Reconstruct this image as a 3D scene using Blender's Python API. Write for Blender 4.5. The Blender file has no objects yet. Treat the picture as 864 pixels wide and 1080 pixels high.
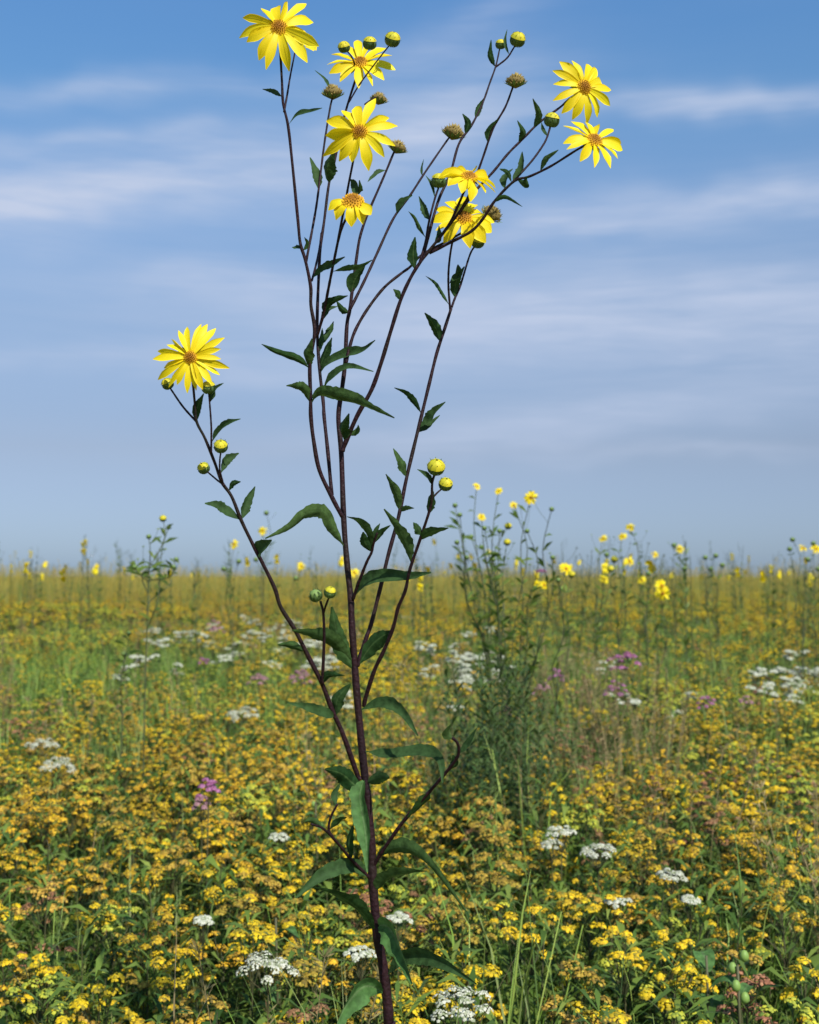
import bpy, math, random
from mathutils import Vector, Matrix, noise
random.seed(7)
R = math.radians
scene = bpy.context.scene
COL = scene.collection

# ------------------------------------------------------------------ camera
F = 1300.0                       # focal length in pixels of the 864x1080 photograph
EYE = Vector((0, 0, 1.55))
PITCH = R(3.0)
cam_d = bpy.data.cameras.new('camera')
cam = bpy.data.objects.new('camera', cam_d); COL.objects.link(cam)
cam.location = EYE
cam.rotation_euler = (R(90) + PITCH, 0, 0)
cam_d.sensor_fit = 'VERTICAL'; cam_d.sensor_height = 24.0; cam_d.sensor_width = 19.2
cam_d.lens = 24.0 * F / 1080.0
cam_d.clip_start = 0.05; cam_d.clip_end = 20000
cam_d.dof.use_dof = True; cam_d.dof.focus_distance = 1.52; cam_d.dof.aperture_fstop = 6.0
scene.camera = cam

# ------------------------------------------------------------------ light
SUN_EL, SUN_AZ = 47.0, 150.0      # azimuth clockwise from +Y: behind the camera, to its right
world = bpy.data.worlds.new('World'); scene.world = world; world.use_nodes = True
nt = world.node_tree; N = nt.nodes; L = nt.links
bg = N['Background']; bg.inputs['Strength'].default_value = 0.0812
sky = N.new('ShaderNodeTexSky'); sky.sky_type = 'NISHITA'; sky.sun_disc = False
sky.sun_elevation = R(SUN_EL); sky.sun_rotation = R(SUN_AZ)
sky.altitude = 300; sky.air_density = 1.0; sky.dust_density = 0.6; sky.ozone_density = 2.0
def node(t, **kw):
    n = N.new(t)
    for k, v in kw.items(): setattr(n, k, v)
    return n
def math_n(op, a, b=None, clamp=False):
    n = node('ShaderNodeMath', operation=op); n.use_clamp = clamp
    for i, v in enumerate((a, b)):
        if v is None: continue
        if isinstance(v, (int, float)): n.inputs[i].default_value = v
        else: L.new(v, n.inputs[i])
    return n.outputs[0]
tc = node('ShaderNodeTexCoord')
sep = node('ShaderNodeSeparateXYZ'); L.new(tc.outputs['Generated'], sep.inputs[0])
X, Y_, Z = sep.outputs
zc = math_n('MAXIMUM', Z, 0.0)
# haze tint towards the horizon, deeper blue above
grad = node('ShaderNodeValToRGB')
L.new(zc, grad.inputs[0])
cr = grad.color_ramp
cr.elements[0].position = 0.006; cr.elements[0].color = (0.235, 0.318, 0.53, 1)
cr.elements[1].position = 0.429; cr.elements[1].color = (0.468, 0.711, 0.856, 1)
for p, c in ((0.102, (0.39, 0.368, 0.43)), (0.2, (0.524, 0.52, 0.551)), (0.286, (0.585, 0.651, 0.699)), (0.366, (0.48, 0.687, 0.783))):
    e = cr.elements.new(p); e.color = (*c, 1)
tint = node('ShaderNodeMix', data_type='RGBA', blend_type='MULTIPLY'); tint.inputs[0].default_value = 1
L.new(sky.outputs[0], tint.inputs[6]); dbl = node('ShaderNodeVectorMath', operation='SCALE'); dbl.inputs['Scale'].default_value = 2.0
L.new(grad.outputs[0], dbl.inputs[0]); L.new(dbl.outputs[0], tint.inputs[7])
# thin cirrus: drifts set by azimuth and elevation, torn by stretched noise
az = math_n('ARCTAN2', X, Y_); el = math_n('ARCSINE', Z)
comb = node('ShaderNodeCombineXYZ'); L.new(az, comb.inputs[0]); L.new(el, comb.inputs[1])
def streak(rot, sx, sy, off, detail, lo, hi, dist):
    mp = node('ShaderNodeMapping'); mp.inputs['Rotation'].default_value = (0, 0, R(rot))
    mp.inputs['Scale'].default_value = (sx, sy, 1); mp.inputs['Location'].default_value = (off, off * .7, 0)
    L.new(comb.outputs[0], mp.inputs[0])
    nz = node('ShaderNodeTexNoise'); nz.inputs['Scale'].default_value = 1; nz.inputs['Detail'].default_value = detail
    nz.inputs['Roughness'].default_value = 0.6; nz.inputs['Distortion'].default_value = dist
    L.new(mp.outputs[0], nz.inputs['Vector'])
    mr = node('ShaderNodeMapRange', interpolation_type='SMOOTHSTEP'); mr.inputs[1].default_value = lo; mr.inputs[2].default_value = hi
    L.new(nz.outputs[0], mr.inputs[0]); return mr.outputs[0]
n1 = streak(-6, 3.0, 24.0, 3.3, 5, .25, .75, .6); n2 = streak(-9, 7.0, 70.0, 8.1, 4, .25, .75, .5); wv = streak(0, 5.0, 7.0, 1.7, 3, 0, 1, .0)
el2 = math_n('ADD', el, math_n('MULTIPLY', math_n('SUBTRACT', wv, .5), .05))
tot = None
for cx, cy, hw, hh, sl, st in ((90,222,330,36,.17,1.15), (120,128,190,15,.10,.5), (50,180,150,10,.1,.45), (470,125,110,46,.15,.75), (760,142,180,15,0,.75),
        (790,230,170,17,.05,1.0), (610,258,140,14,.02,.55), (650,345,350,50,.0,1.0), (600,448,260,22,.08,.6), (730,482,150,9,0,.4), (200,388,240,15,0,.42), (300,300,200,20,.05,.45), (470,60,110,22,.3,.35), (430,320,1200,150,0,.16)):
    a0 = (cx - 432) / F; e0 = (608 - cy) / F
    da = math_n('SUBTRACT', az, a0); de = math_n('SUBTRACT', math_n('SUBTRACT', el2, e0), math_n('MULTIPLY', da, sl))
    q = math_n('ADD', math_n('POWER', math_n('ABSOLUTE', math_n('MULTIPLY', da, F / hw)), 2.0), math_n('POWER', math_n('ABSOLUTE', math_n('MULTIPLY', de, F / hh)), 2.0))
    g_ = math_n('MULTIPLY', math_n('EXPONENT', math_n('MULTIPLY', q, -1.0)), st)
    tot = g_ if tot is None else math_n('ADD', tot, g_)
far = math_n('MULTIPLY', streak(5, 1.5, 8, 5.5, 4, .45, .75, .4), math_n('MULTIPLY', math_n('SUBTRACT', el, .42, True), 3, True))
tot = math_n('ADD', tot, far)
cm = math_n('MULTIPLY', tot, math_n('ADD', math_n('ADD', math_n('MULTIPLY', n1, .5), math_n('MULTIPLY', n2, .32)), .3), True)
cmix = node('ShaderNodeMix', data_type='RGBA'); L.new(cm, cmix.inputs[0])
L.new(tint.outputs[2], cmix.inputs[6]); cmix.inputs[7].default_value = (5.4, 6.2, 8.0, 1)
L.new(cmix.outputs[2], bg.inputs['Color'])

sun_d = bpy.data.lights.new('sun', 'SUN'); sun_d.energy = 4.9; sun_d.angle = R(0.53); sun_d.color = (1.0, 0.955, 0.87)
sun = bpy.data.objects.new('sun', sun_d); COL.objects.link(sun)
sdir = Vector((math.sin(R(SUN_AZ)) * math.cos(R(SUN_EL)), math.cos(R(SUN_AZ)) * math.cos(R(SUN_EL)), math.sin(R(SUN_EL))))
sun.rotation_euler = (-sdir).to_track_quat('-Z', 'Y').to_euler()
scene.view_settings.view_transform = 'Standard'; scene.view_settings.look = 'None'
scene.view_settings.exposure = 0.3; scene.view_settings.gamma = 1.0
try:
    scene.cycles.max_bounces = 5; scene.cycles.diffuse_bounces = 2; scene.cycles.glossy_bounces = 1
    scene.cycles.transmission_bounces = 3; scene.cycles.transparent_max_bounces = 4
except Exception: pass

# ------------------------------------------------------------------ pixel <-> world (photograph pixels)
FW = Vector((0, math.cos(PITCH), math.sin(PITCH))); UP = Vector((0, -math.sin(PITCH), math.cos(PITCH)))
def P(px, py, y):
    d = FW + Vector((1, 0, 0)) * ((px - 432) / F) + UP * ((540 - py) / F)
    return EYE + d * (y / d.y)
def proj(v):
    d = v - EYE; w = d.dot(FW)
    return 432 + F * d.x / w, 540 - F * d.dot(UP) / w

# ------------------------------------------------------------------ materials
def material(name, cols, rough=0.6, trans=0.0, src='island', spec=0.3, back=None, rib=None, objvar=0.0, noise_scale=None, bump=0):
    m = bpy.data.materials.new(name); m.use_nodes = True
    t = m.node_tree; n = t.nodes; l = t.links
    b = n['Principled BSDF']; b.inputs['Roughness'].default_value = rough; b.inputs['Specular IOR Level'].default_value = spec
    ramp = n.new('ShaderNodeValToRGB'); e = ramp.color_ramp.elements
    e[0].position = 0; e[0].color = (*cols[0], 1); e[1].position = 1; e[1].color = (*cols[-1], 1)
    for i, c in enumerate(cols[1:-1]): q = e.new((i + 1) / (len(cols) - 1)); q.color = (*c, 1)
    if src == 'attr':
        a = n.new('ShaderNodeAttribute'); a.attribute_name = 'u'; l.new(a.outputs['Fac'], ramp.inputs[0])
    elif src == 'noise':
        tcx = n.new('ShaderNodeTexCoord'); nz = n.new('ShaderNodeTexNoise'); nz.inputs['Scale'].default_value = noise_scale; nz.inputs['Detail'].default_value = 5
        l.new(tcx.outputs['Object'], nz.inputs['Vector'])
        mr = n.new('ShaderNodeMapRange'); mr.inputs[1].default_value = .3; mr.inputs[2].default_value = .7
        l.new(nz.outputs[0], mr.inputs[0]); l.new(mr.outputs[0], ramp.inputs[0])
    else:
        g = n.new('ShaderNodeNewGeometry'); l.new(g.outputs['Random Per Island'], ramp.inputs[0])
    col = ramp.outputs[0]
    if objvar:
        oi = n.new('ShaderNodeObjectInfo'); hs = n.new('ShaderNodeHueSaturation')
        mr = n.new('ShaderNodeMapRange'); mr.inputs[3].default_value = 1 - objvar; mr.inputs[4].default_value = 1 + objvar
        l.new(oi.outputs['Random'], mr.inputs[0]); l.new(mr.outputs[0], hs.inputs['Value'])
        m2 = n.new('ShaderNodeMapRange'); m2.inputs[3].default_value = 0.5 + objvar * .06; m2.inputs[4].default_value = 0.5 - objvar * .06
        l.new(oi.outputs['Random'], m2.inputs[0]); l.new(m2.outputs[0], hs.inputs['Hue'])
        l.new(col, hs.inputs['Color']); col = hs.outputs[0]
    if rib:
        a = n.new('ShaderNodeAttribute'); a.attribute_name = 'u'
        ab = n.new('ShaderNodeMath'); ab.operation = 'ABSOLUTE'; l.new(a.outputs['Fac'], ab.inputs[0])
        mr = n.new('ShaderNodeMapRange'); mr.inputs[1].default_value = 0.02; mr.inputs[2].default_value = 0.16
        mr.inputs[3].default_value = 1; mr.inputs[4].default_value = 0
        l.new(ab.outputs[0], mr.inputs[0]); mx = n.new('ShaderNodeMix'); mx.data_type = 'RGBA'
        l.new(mr.outputs[0], mx.inputs[0]); l.new(col, mx.inputs[6]); mx.inputs[7].default_value = (*rib, 1); col = mx.outputs[2]
    if back:
        g = n.new('ShaderNodeNewGeometry'); mx = n.new('ShaderNodeMix'); mx.data_type = 'RGBA'
        l.new(g.outputs['Backfacing'], mx.inputs[0]); l.new(col, mx.inputs[6]); mx.inputs[7].default_value = (*back, 1); col = mx.outputs[2]
    if bump:
        tb = n.new('ShaderNodeTexCoord'); nb = n.new('ShaderNodeTexNoise'); nb.inputs['Scale'].default_value = bump; nb.inputs['Detail'].default_value = 4
        l.new(tb.outputs['Object'], nb.inputs['Vector']); bp = n.new('ShaderNodeBump'); bp.inputs['Strength'].default_value = .6; bp.inputs['Distance'].default_value = .003
        l.new(nb.outputs[0], bp.inputs['Height']); l.new(bp.outputs[0], b.inputs['Normal'])
        vr = n.new('ShaderNodeMapRange'); vr.inputs[1].default_value = .35; vr.inputs[2].default_value = .65; vr.inputs[3].default_value = .72; vr.inputs[4].default_value = 1.3
        l.new(nb.outputs[0], vr.inputs[0]); hb = n.new('ShaderNodeHueSaturation'); l.new(vr.outputs[0], hb.inputs['Value']); l.new(col, hb.inputs['Color']); col = hb.outputs[0]
    l.new(col, b.inputs['Base Color'])
    if trans:
        tr = n.new('ShaderNodeBsdfTranslucent'); l.new(col, tr.inputs[0]); ms = n.new('ShaderNodeMixShader'); ms.inputs[0].default_value = trans
        l.new(b.outputs[0], ms.inputs[1]); l.new(tr.outputs[0], ms.inputs[2]); l.new(ms.outputs[0], n['Material Output'].inputs[0])
    return m
M = {}
M['petal'] = material('sunflower_petal', [(0.80, 0.60, 0.003), (0.92, 0.77, 0.012)], .55, .3)
M['disc'] = material('sunflower_disc', [(0.22, 0.085, 0.005), (0.36, 0.16, 0.006), (0.72, 0.42, 0.008)], .8, 0, 'attr')
M['bract'] = material('bract_green', [(0.055, 0.10, 0.03), (0.10, 0.17, 0.05)], .6, .1)
M['budyellow'] = material('bud_tip_yellow', [(0.34, 0.36, 0.02), (0.62, 0.52, 0.02)], .6, .1)
M['budgreen'] = material('bud_scale_green', [(0.12, 0.2, 0.05), (0.22, 0.32, 0.09)], .6, .1)
M['stem'] = material('purple_stem', [(0.010, 0.006, 0.008), (0.022, 0.008, 0.011), (0.016, 0.014, 0.009)], .55, 0, 'noise', .15, noise_scale=9, bump=220)
M['leaf'] = material('sunflower_leaf', [(0.020, 0.050, 0.015), (0.042, 0.088, 0.024)], .65, .25, spec=.1, back=(0.036, 0.075, 0.024), rib=(0.06, 0.11, 0.035), objvar=.4, bump=110)
M['leafpale'] = material('sunflower_leaf_underside', [(0.055, 0.13, 0.035), (0.075, 0.16, 0.045)], .6, .25, spec=.1, rib=(0.11, 0.18, 0.07), bump=110)
M['seed'] = material('dry_seed_head', [(0.10, 0.07, 0.02), (0.26, 0.19, 0.05), (0.35, 0.28, 0.07)], .8, 0)
M['gy'] = material('goldenrod_bright', [(0.16, 0.15, 0.02), (0.44, 0.30, 0.008), (0.66, 0.44, 0.008), (0.78, 0.56, 0.014)], .7, .12, objvar=.14)
M['gg'] = material('goldenrod_gold', [(0.13, 0.11, 0.02), (0.36, 0.21, 0.012), (0.54, 0.33, 0.012), (0.68, 0.46, 0.02)], .7, .12, objvar=.16)
M['go'] = material('goldenrod_fading', [(0.10, 0.08, 0.02), (0.27, 0.17, 0.022), (0.40, 0.26, 0.03), (0.50, 0.36, 0.05)], .75, .12, objvar=.18)
M['gl'] = material('goldenrod_lime', [(0.12, 0.18, 0.03), (0.36, 0.38, 0.035), (0.52, 0.50, 0.04)], .7, .12, objvar=.14)
M['wh'] = material('white_florets', [(0.18, 0.22, 0.10), (0.42, 0.43, 0.32), (0.60, 0.60, 0.50)], .75, .1)
M['pu'] = material('purple_florets', [(0.11, 0.03, 0.065), (0.25, 0.075, 0.17), (0.38, 0.17, 0.29)], .75, .1)
M['pb'] = material('dusky_pink_florets', [(0.14, 0.07, 0.08), (0.26, 0.13, 0.15), (0.34, 0.2, 0.2)], .75, .1)
M['fol'] = material('meadow_foliage', [(0.055, 0.11, 0.020), (0.12, 0.20, 0.032), (0.22, 0.29, 0.055)], .5, .35, objvar=.25)
M['hay'] = material('distant_hay', [(0.30, 0.28, 0.06), (0.50, 0.39, 0.08), (0.58, 0.40, 0.05)], .7, .3, objvar=.25)
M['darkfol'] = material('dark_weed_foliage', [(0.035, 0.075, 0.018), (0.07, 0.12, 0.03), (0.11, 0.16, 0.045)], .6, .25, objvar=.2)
M['ru'] = material('rusty_florets', [(0.10, 0.05, 0.025), (0.24, 0.11, 0.05), (0.36, 0.20, 0.09)], .8, .1, objvar=.2)
M['fst'] = material('meadow_stem', [(0.06, 0.085, 0.03), (0.10, 0.08, 0.04)], .6, 0)
M['dst'] = material('tall_weed_stem', [(0.05, 0.07, 0.025), (0.08, 0.095, 0.04)], .6, 0)
M['gra'] = material('grass_blade', [(0.09, 0.16, 0.03), (0.17, 0.25, 0.055), (0.28, 0.32, 0.10)], .5, .35, objvar=.22)
M['lgr'] = material('lush_grass_blade', [(0.13, 0.24, 0.03), (0.20, 0.32, 0.05), (0.30, 0.38, 0.08)], .5, .25, objvar=.2)
M['dry'] = material('dry_grass_blade', [(0.22, 0.17, 0.07), (0.33, 0.27, 0.12), (0.16, 0.09, 0.04)], .6, .2, objvar=.25)

# ------------------------------------------------------------------ mesh builder
class MB:
    def __init__(s): s.v = []; s.f = []; s.u = []
    def add(s, vs, fs, us=None):
        o = len(s.v); s.v.extend(vs); s.f.extend([tuple(i + o for i in f) for f in fs]); s.u.extend(us if us else [0.0] * len(vs))
    def mesh(s, name, mat, smooth=True):
        me = bpy.data.meshes.new(name); me.from_pydata([tuple(v) for v in s.v], [], s.f)
        a = me.attributes.new('u', 'FLOAT', 'POINT'); a.data.foreach_set('value', s.u)
        me.materials.append(mat)
        if smooth: me.polygons.foreach_set('use_smooth', [True] * len(me.polygons))
        me.update(); return me
    def build(s, name, mat, parent=None, smooth=True, origin=None):
        if origin is not None: s.v = [Vector(v) - origin for v in s.v]
        o = bpy.data.objects.new(name, s.mesh(name, mat, smooth)); COL.objects.link(o)
        if origin is not None: o.location = origin
        if parent: o.parent = parent
        return o
def crom(pts, n):
    pts = [Vector(p) for p in pts]
    if len(pts) == 2: pts = [pts[0], pts[0].lerp(pts[1], .5), pts[1]]
    q = [pts[0] * 2 - pts[1]] + pts + [pts[-1] * 2 - pts[-2]]
    out = []
    for i in range(1, len(q) - 2):
        for k in range(n):
            t = k / n; a, b, c, d = q[i - 1:i + 3]
            out.append(0.5 * ((2 * b) + (c - a) * t + (2 * a - 5 * b + 4 * c - d) * t * t + (3 * b - a - 3 * c + d) * t ** 3))
    out.append(pts[-1]); return out
def frame(t, ref=Vector((0, -1, 0))):
    t = t.normalized(); s = t.cross(ref)
    if s.length < 1e-3: s = t.cross(Vector((1, 0, 0)))
    s.normalize(); return s, t.cross(s).normalized()
def tube(mb, pts, rad, sides=6, cap=True):
    n = len(pts); vs = []; fs = []
    for i, p in enumerate(pts):
        t = pts[min(i + 1, n - 1)] - pts[max(i - 1, 0)]
        a, b = frame(t); r = rad(i / (n - 1)) if callable(rad) else rad
        for k in range(sides):
            an = 2 * math.pi * k / sides; vs.append(p + a * math.cos(an) * r + b * math.sin(an) * r)
    for i in range(n - 1):
        for k in range(sides):
            k2 = (k + 1) % sides; fs.append((i * sides + k, i * sides + k2, (i + 1) * sides + k2, (i + 1) * sides + k))
    if cap: fs.append(tuple(range(sides))[::-1]); fs.append(tuple((n - 1) * sides + k for k in range(sides)))
    mb.add(vs, fs)
def blade(mb, pts, w, side, segs_across=1, fold=0.0, wave=0.0, prof=None, ridge=0.0):
    """A leaf or a blade of grass: a strip along pts, w half-width, V-folded along the midrib."""
    n = len(pts); vs = []; us = []; c = segs_across * 2 + 1; ph = random.uniform(0, 6)
    for i, p in enumerate(pts):
        t = (pts[min(i + 1, n - 1)] - pts[max(i - 1, 0)]).normalized()
        s = (side - t * side.dot(t)); s.normalize(); nn = t.cross(s)
        f = i / (n - 1); ww = w * (prof(f) if prof else math.sin(math.pi * min(1, f ** .75 * .97 + .03)))
        for k in range(c):
            u = (k / (c - 1)) * 2 - 1
            q = p + s * (u * ww) + nn * (fold * abs(u) * ww + wave * math.sin(ph + f * 13 + u * 2) * ww * abs(u) + ridge * ww * math.cos(3 * math.pi * u))
            vs.append(q); us.append(u)
    fs = [(i * c + k, i * c + k + 1, (i + 1) * c + k + 1, (i + 1) * c + k) for i in range(n - 1) for k in range(c - 1)]
    mb.add(vs, fs, us)
def basis(nrm):
    n = nrm.normalized(); a = n.cross(Vector((0, 0, 1)))
    if a.length < 1e-3: a = Vector((1, 0, 0))
    a.normalize(); return a, n.cross(a).normalized(), n
def floret(mb, c, n, r, k=5):
    a, b, n = basis(n); ph = random.uniform(0, 6.28); vs = [c + n * r * .55]
    for i in range(k):
        an = ph + 6.283 * i / k; rr = r * random.uniform(.7, 1.25); vs.append(c + a * math.cos(an) * rr + b * math.sin(an) * rr - n * r * random.uniform(0, .35))
    mb.add(vs, [(0, 1 + i, 1 + (i + 1) % k) for i in range(k)])
def link(o): COL.objects.link(o); return o
def tag(o, label=None, cat=None, group=None, kind=None):
    for k, v in (('label', label), ('category', cat), ('group', group), ('kind', kind)):
        if v: o[k] = v
    return o
def empty(name, loc):
    o = bpy.data.objects.new(name, None); o.location = loc; o.empty_display_size = .1; return link(o)
def copy_tree(o, parent=None):
    c = o.copy(); COL.objects.link(c); c.parent = parent
    for ch in o.children: copy_tree(ch, c)
    return c

# ================================================================== GROUND
def canopy(x, y): return 0.78 + 0.07 * noise.noise(Vector((x * .5, y * .35, 0))) + 0.03 * noise.noise(Vector((x * 2, y * 1.5, 5)))
gm = bpy.data.materials.new('meadow_ground'); gm.use_nodes = True
t_ = gm.node_tree; b_ = t_.nodes['Principled BSDF']; b_.inputs['Roughness'].default_value = .95; b_.inputs['Specular IOR Level'].default_value = .1
tc_ = t_.nodes.new('ShaderNodeTexCoord'); nz_ = t_.nodes.new('ShaderNodeTexNoise'); nz_.inputs['Scale'].default_value = .3; nz_.inputs['Detail'].default_value = 12
rp_ = t_.nodes.new('ShaderNodeValToRGB'); e_ = rp_.color_ramp.elements
e_[0].position = .35; e_[0].color = (.10, .12, .03, 1); e_[1].position = .65; e_[1].color = (.33, .26, .06, 1)
t_.links.new(tc_.outputs['Object'], nz_.inputs['Vector']); t_.links.new(nz_.outputs[0], rp_.inputs[0]); t_.links.new(rp_.outputs[0], b_.inputs['Base Color'])
g = MB(); xs = [-9000, -2500, -700, -200, -80, -30, -10, 0, 10, 30, 80, 200, 700, 2500, 9000]; ys = [-300, -80, -20, 0, 8, 20, 50, 90, 130, 170, 260, 600, 2000, 9000]
# the meadow's ground, rising very gently far off so the field ends on its own low horizon
def gz(y): return 0.0
vs = [Vector((x, y, gz(y))) for y in ys for x in xs]; W = len(xs)
g.add(vs, [(j * W + i, j * W + i + 1, (j + 1) * W + i + 1, (j + 1) * W + i) for j in range(len(ys) - 1) for i in range(W - 1)])
tag(g.build('ground', gm), kind='structure')

# ================================================================== THE TALL SUNFLOWER
D0 = 1.5
PXM = D0 / F
root = empty('wild_sunflower', P(412, 1150, D0) * 1.0)
root.location.z = 0; root.location.x = P(416, 1300, D0).x; root.location.y = D0
tag(root, 'tall branching wild sunflower on a dark purple stem, standing in front of the whole meadow', 'sunflower')
ROOT = Vector(root.location)
def part(mb, name, mat, parent=root, at=None, smooth=True):
    """link a part whose geometry is given in world coordinates"""
    o = bpy.data.objects.new(name, None if mb is None else mb.mesh(name, mat, smooth)); COL.objects.link(o)
    o.parent = parent; return o
def wpart(mb, name, mat, origin, parent=root, porigin=ROOT):
    mb.v = [Vector(v) - origin for v in mb.v]
    o = bpy.data.objects.new(name, mb.mesh(name, mat)); COL.objects.link(o)
    o.parent = parent; o.location = origin - porigin; return o

# each stem: name, [(px, py)...] root to tip, depth at root, depth at tip, radius px at root, at tip
stems = [
 ('stem', [(416,1300),(413,1180),(410,1080),(409,1060),(404,1018),(398,985),(393,925),(392,895),(388,845),(385,820),(379,760),(374,700),(371,655),(370,631),(366,593),(362.6,547),(360,476),(357,440),(361,409),(364,383),(366,343),(369,327),(371.5,307),(376,273),(380,249),(388,225.5),(399,200),(408,179),(415,162),(418,157)], 0, .05, 6.4, 1.5),
 ('branch', [(369,327),(384,297),(397,269),(415,230.5),(432,207),(448.6,181.5),(471,149),(476,143)], .01, .10, 1.9, 1.1),
 ('branch', [(361,545),(350,524),(337,496),(331,465.5),(328,440),(327.7,419),(327,383),(332,350),(328,322),(327.7,302),(322,274),(316.7,256),(314,229),(307.7,165.5),(303.8,132),(298.8,109.5),(297.5,86.6),(295.7,53.5),(295,36)], 0, -.08, 2.6, 1.3),
 ('branch', [(299.6,118),(303,100),(306,81.5),(311,56)], -.07, -.04, 1.3, .9),
 ('branch', [(350,522),(346,478),(342,440),(341,424),(337,388),(334.6,345),(336,297),(338,262),(342,233),(347,194),(352,175),(364,120),(378,75)], .0, .08, 2.3, 1.4),
 ('branch', [(323,276),(332,228),(336,201),(342,153),(348,115),(351,102)], -.03, .03, 1.5, 1.1),
 ('branch', [(334,356),(341,332),(346,307),(350,286.6),(357.5,251),(363,235),(370,222)], .01, -.06, 1.9, 1.3),
 ('branch', [(355,262),(362,225),(366,204),(369,188),(377,148)], -.02, -.07, 1.5, 1.2),
 ('branch', [(365,383),(369,365.5),(375,348),(387,327),(404.6,304),(422.4,289),(432.6,281.5),(446,268),(474,253),(500,238),(514,228)], .0, .04, 2.1, 1.2),
 ('branch', [(361,476),(364,468),(376.6,439),(392,411),(402,383),(412,350),(422.4,317),(432.6,294),(443,277),(455.5,261),(473,238),(484,215),(492,196)], .0, -.06, 2.9, 1.4),
 ('branch', [(443,276),(449,255),(452,236.5),(458,212),(463,197)], -.03, -.02, 1.6, 1.1),
 ('branch', [(446,272),(461.6,214),(474.5,185),(484,152),(497,133),(508.6,110),(516.7,87.5),(523,69.7),(527,52)], -.03, .06, 1.8, .9),
 ('branch', [(522.5,71),(534.5,61.6),(541,52),(545,45)], .055, .05, 1.2, .9),
 ('branch', [(462,252),(480,230),(495,205),(508.6,168.5),(520,136),(533,113),(541,92)], -.04, -.08, 1.5, 1.1),
 ('branch', [(453,267),(474.5,256),(497,244),(510,230),(523,210.6),(542.6,191),(558.8,186),(581.5,175),(607,159),(625,149)], -.04, -.12, 1.9, 1.2),
 ('branch', [(540,193),(552,180),(562,168.5),(571,156),(576.6,146),(581,132)], -.08, -.05, 1.3, 1.1),
 ('branch', [(484,226),(500,203),(520,181.5),(536,162),(552,146),(568.5,129.6),(591,113),(601,104),(614,96)], -.045, -.02, 1.6, 1.2),
 ('branch', [(476.5,324),(479.7,315),(485,303),(488.6,291.7),(496,268),(502,258)], .05, .07, 1.5, 1.1),
 ('branch', [(377,703),(382,686),(387,671),(392,656.5),(401,621),(409.7,585),(420,547),(429,503.7),(437.7,467),(445,437),(453,404),(460.6,373),(468,350),(476,325)], 0, .05, 2.6, 1.9),
 ('branch', [(475,328),(473,300),(474,276),(478.4,251),(486,236)], .05, .02, 1.4, 1.2),
 ('branch', [(384,745),(386,735),(395.4,706),(404.6,687),(414.8,661.5),(420,641),(427.5,623),(432.6,600),(442.8,570),(453,539),(455.5,526.6),(456,509),(459,499)], 0, -.10, 2.6, 1.3),
 ('branch', [(455.5,526),(461,520),(468,514)], -.09, -.08, 1.1, .9),
 ('branch', [(372,633),(379,613),(386.8,593),(392,582.6),(394,574),(398,562)], 0, -.04, 2.0, 1.2),
 ('branch', [(380,822),(376,814.5),(362,775),(350,748),(339.7,721),(323,688),(311,664),(296,640),(290,621),(277.5,595),(267,574.6),(254.6,549),(244.4,523.7),(234,508.4),(226.6,488),(216.4,462.6),(207.5,444.8),(205.5,425),(202,385)], .0, -.12, 3.0, 1.3),
 ('branch', [(207.5,445),(193.5,429.5),(182,413),(178,407)], -.10, -.08, 1.3, .9),
 ('branch', [(222.8,478),(223,462),(222.8,447),(221,422),(220,413)], -.10, -.12, 1.2, .9),
 ('branch', [(235,508),(232,496),(232,485),(233,477)], -.09, -.11, 1.1, .9),
 ('branch', [(237,512),(230,507),(224,502),(217,496)], -.09, -.07, 1.1, .9),
 ('branch', [(340,722),(341,700),(342,669),(341,646),(338,634)], -.03, -.06, 2.0, 1.3),
 ('branch', [(341,648),(344,638),(347,630)], -.055, -.07, 1.3, 1.0),
 ('branch', [(394,915),(397,908),(413.5,883),(428.5,862.7),(452.6,835.6),(470.7,814.5),(481,801),(484,793.5),(482.7,784),(477,778)], 0, -.08, 2.4, 1.5),
 ('branch', [(392,928),(388,924),(371,907),(356,889),(341,874),(328,869)], 0, -.07, 2.3, 1.2),
 ('branch', [(354,887),(347,876),(349,862),(356,848)], -.03, -.04, 1.7, 1.2),
 ('branch', [(329,296),(333,281),(337,262),(339,246)], -.02, .05, 1.4, 1.2),
 ('branch', [(377,75),(371,60),(364,52)], .08, .03, 1.0, .8),
 ('branch', [(385,110),(392,105),(399,101)], -.02, .03, 1.0, .9),
 ('branch', [(368,108),(380,88),(398,64),(413,45)], .055, .04, 1.0, .8),
]
STEMPTS = []
for nm, pts, d0, d1, r0, r1 in stems:
    n = len(pts); lens = [0]
    for i in range(1, n): lens.append(lens[-1] + math.hypot(pts[i][0] - pts[i-1][0], pts[i][1] - pts[i-1][1]))
    tot = lens[-1]; dep = []
    base_l = 0 if nm != 'stem' else lens[12]
    for i in range(n):
        f = max(0, (lens[i] - base_l) / (tot - base_l)); dep.append(D0 + d0 + (d1 - d0) * f)
    p3 = [P(a, b, d) for (a, b), d in zip(pts, dep)]
    if nm == 'stem': p3[0] = Vector((ROOT.x, ROOT.y, -.02)); 
    cp = crom(p3, 6)
    for q in cp: STEMPTS.append(q)
    mb = MB(); nodes_ = [random.random() for _ in range(40)]
    if nm == 'stem':
        prof = lambda f: PXM * (1.25 + 4.7 * max(0, 1 - f * 1.08) ** 1.25) * (1 + .05 * math.sin(f * 160))
    else:
        prof = lambda f, r0=r0, r1=r1: PXM * .9 * (r0 + (r1 - r0) * f) * (1 + .07 * math.sin(f * 70 + r0 * 9))
    tube(mb, cp, prof, 8)
    wpart(mb, nm, M['stem'], p3[0])
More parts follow.
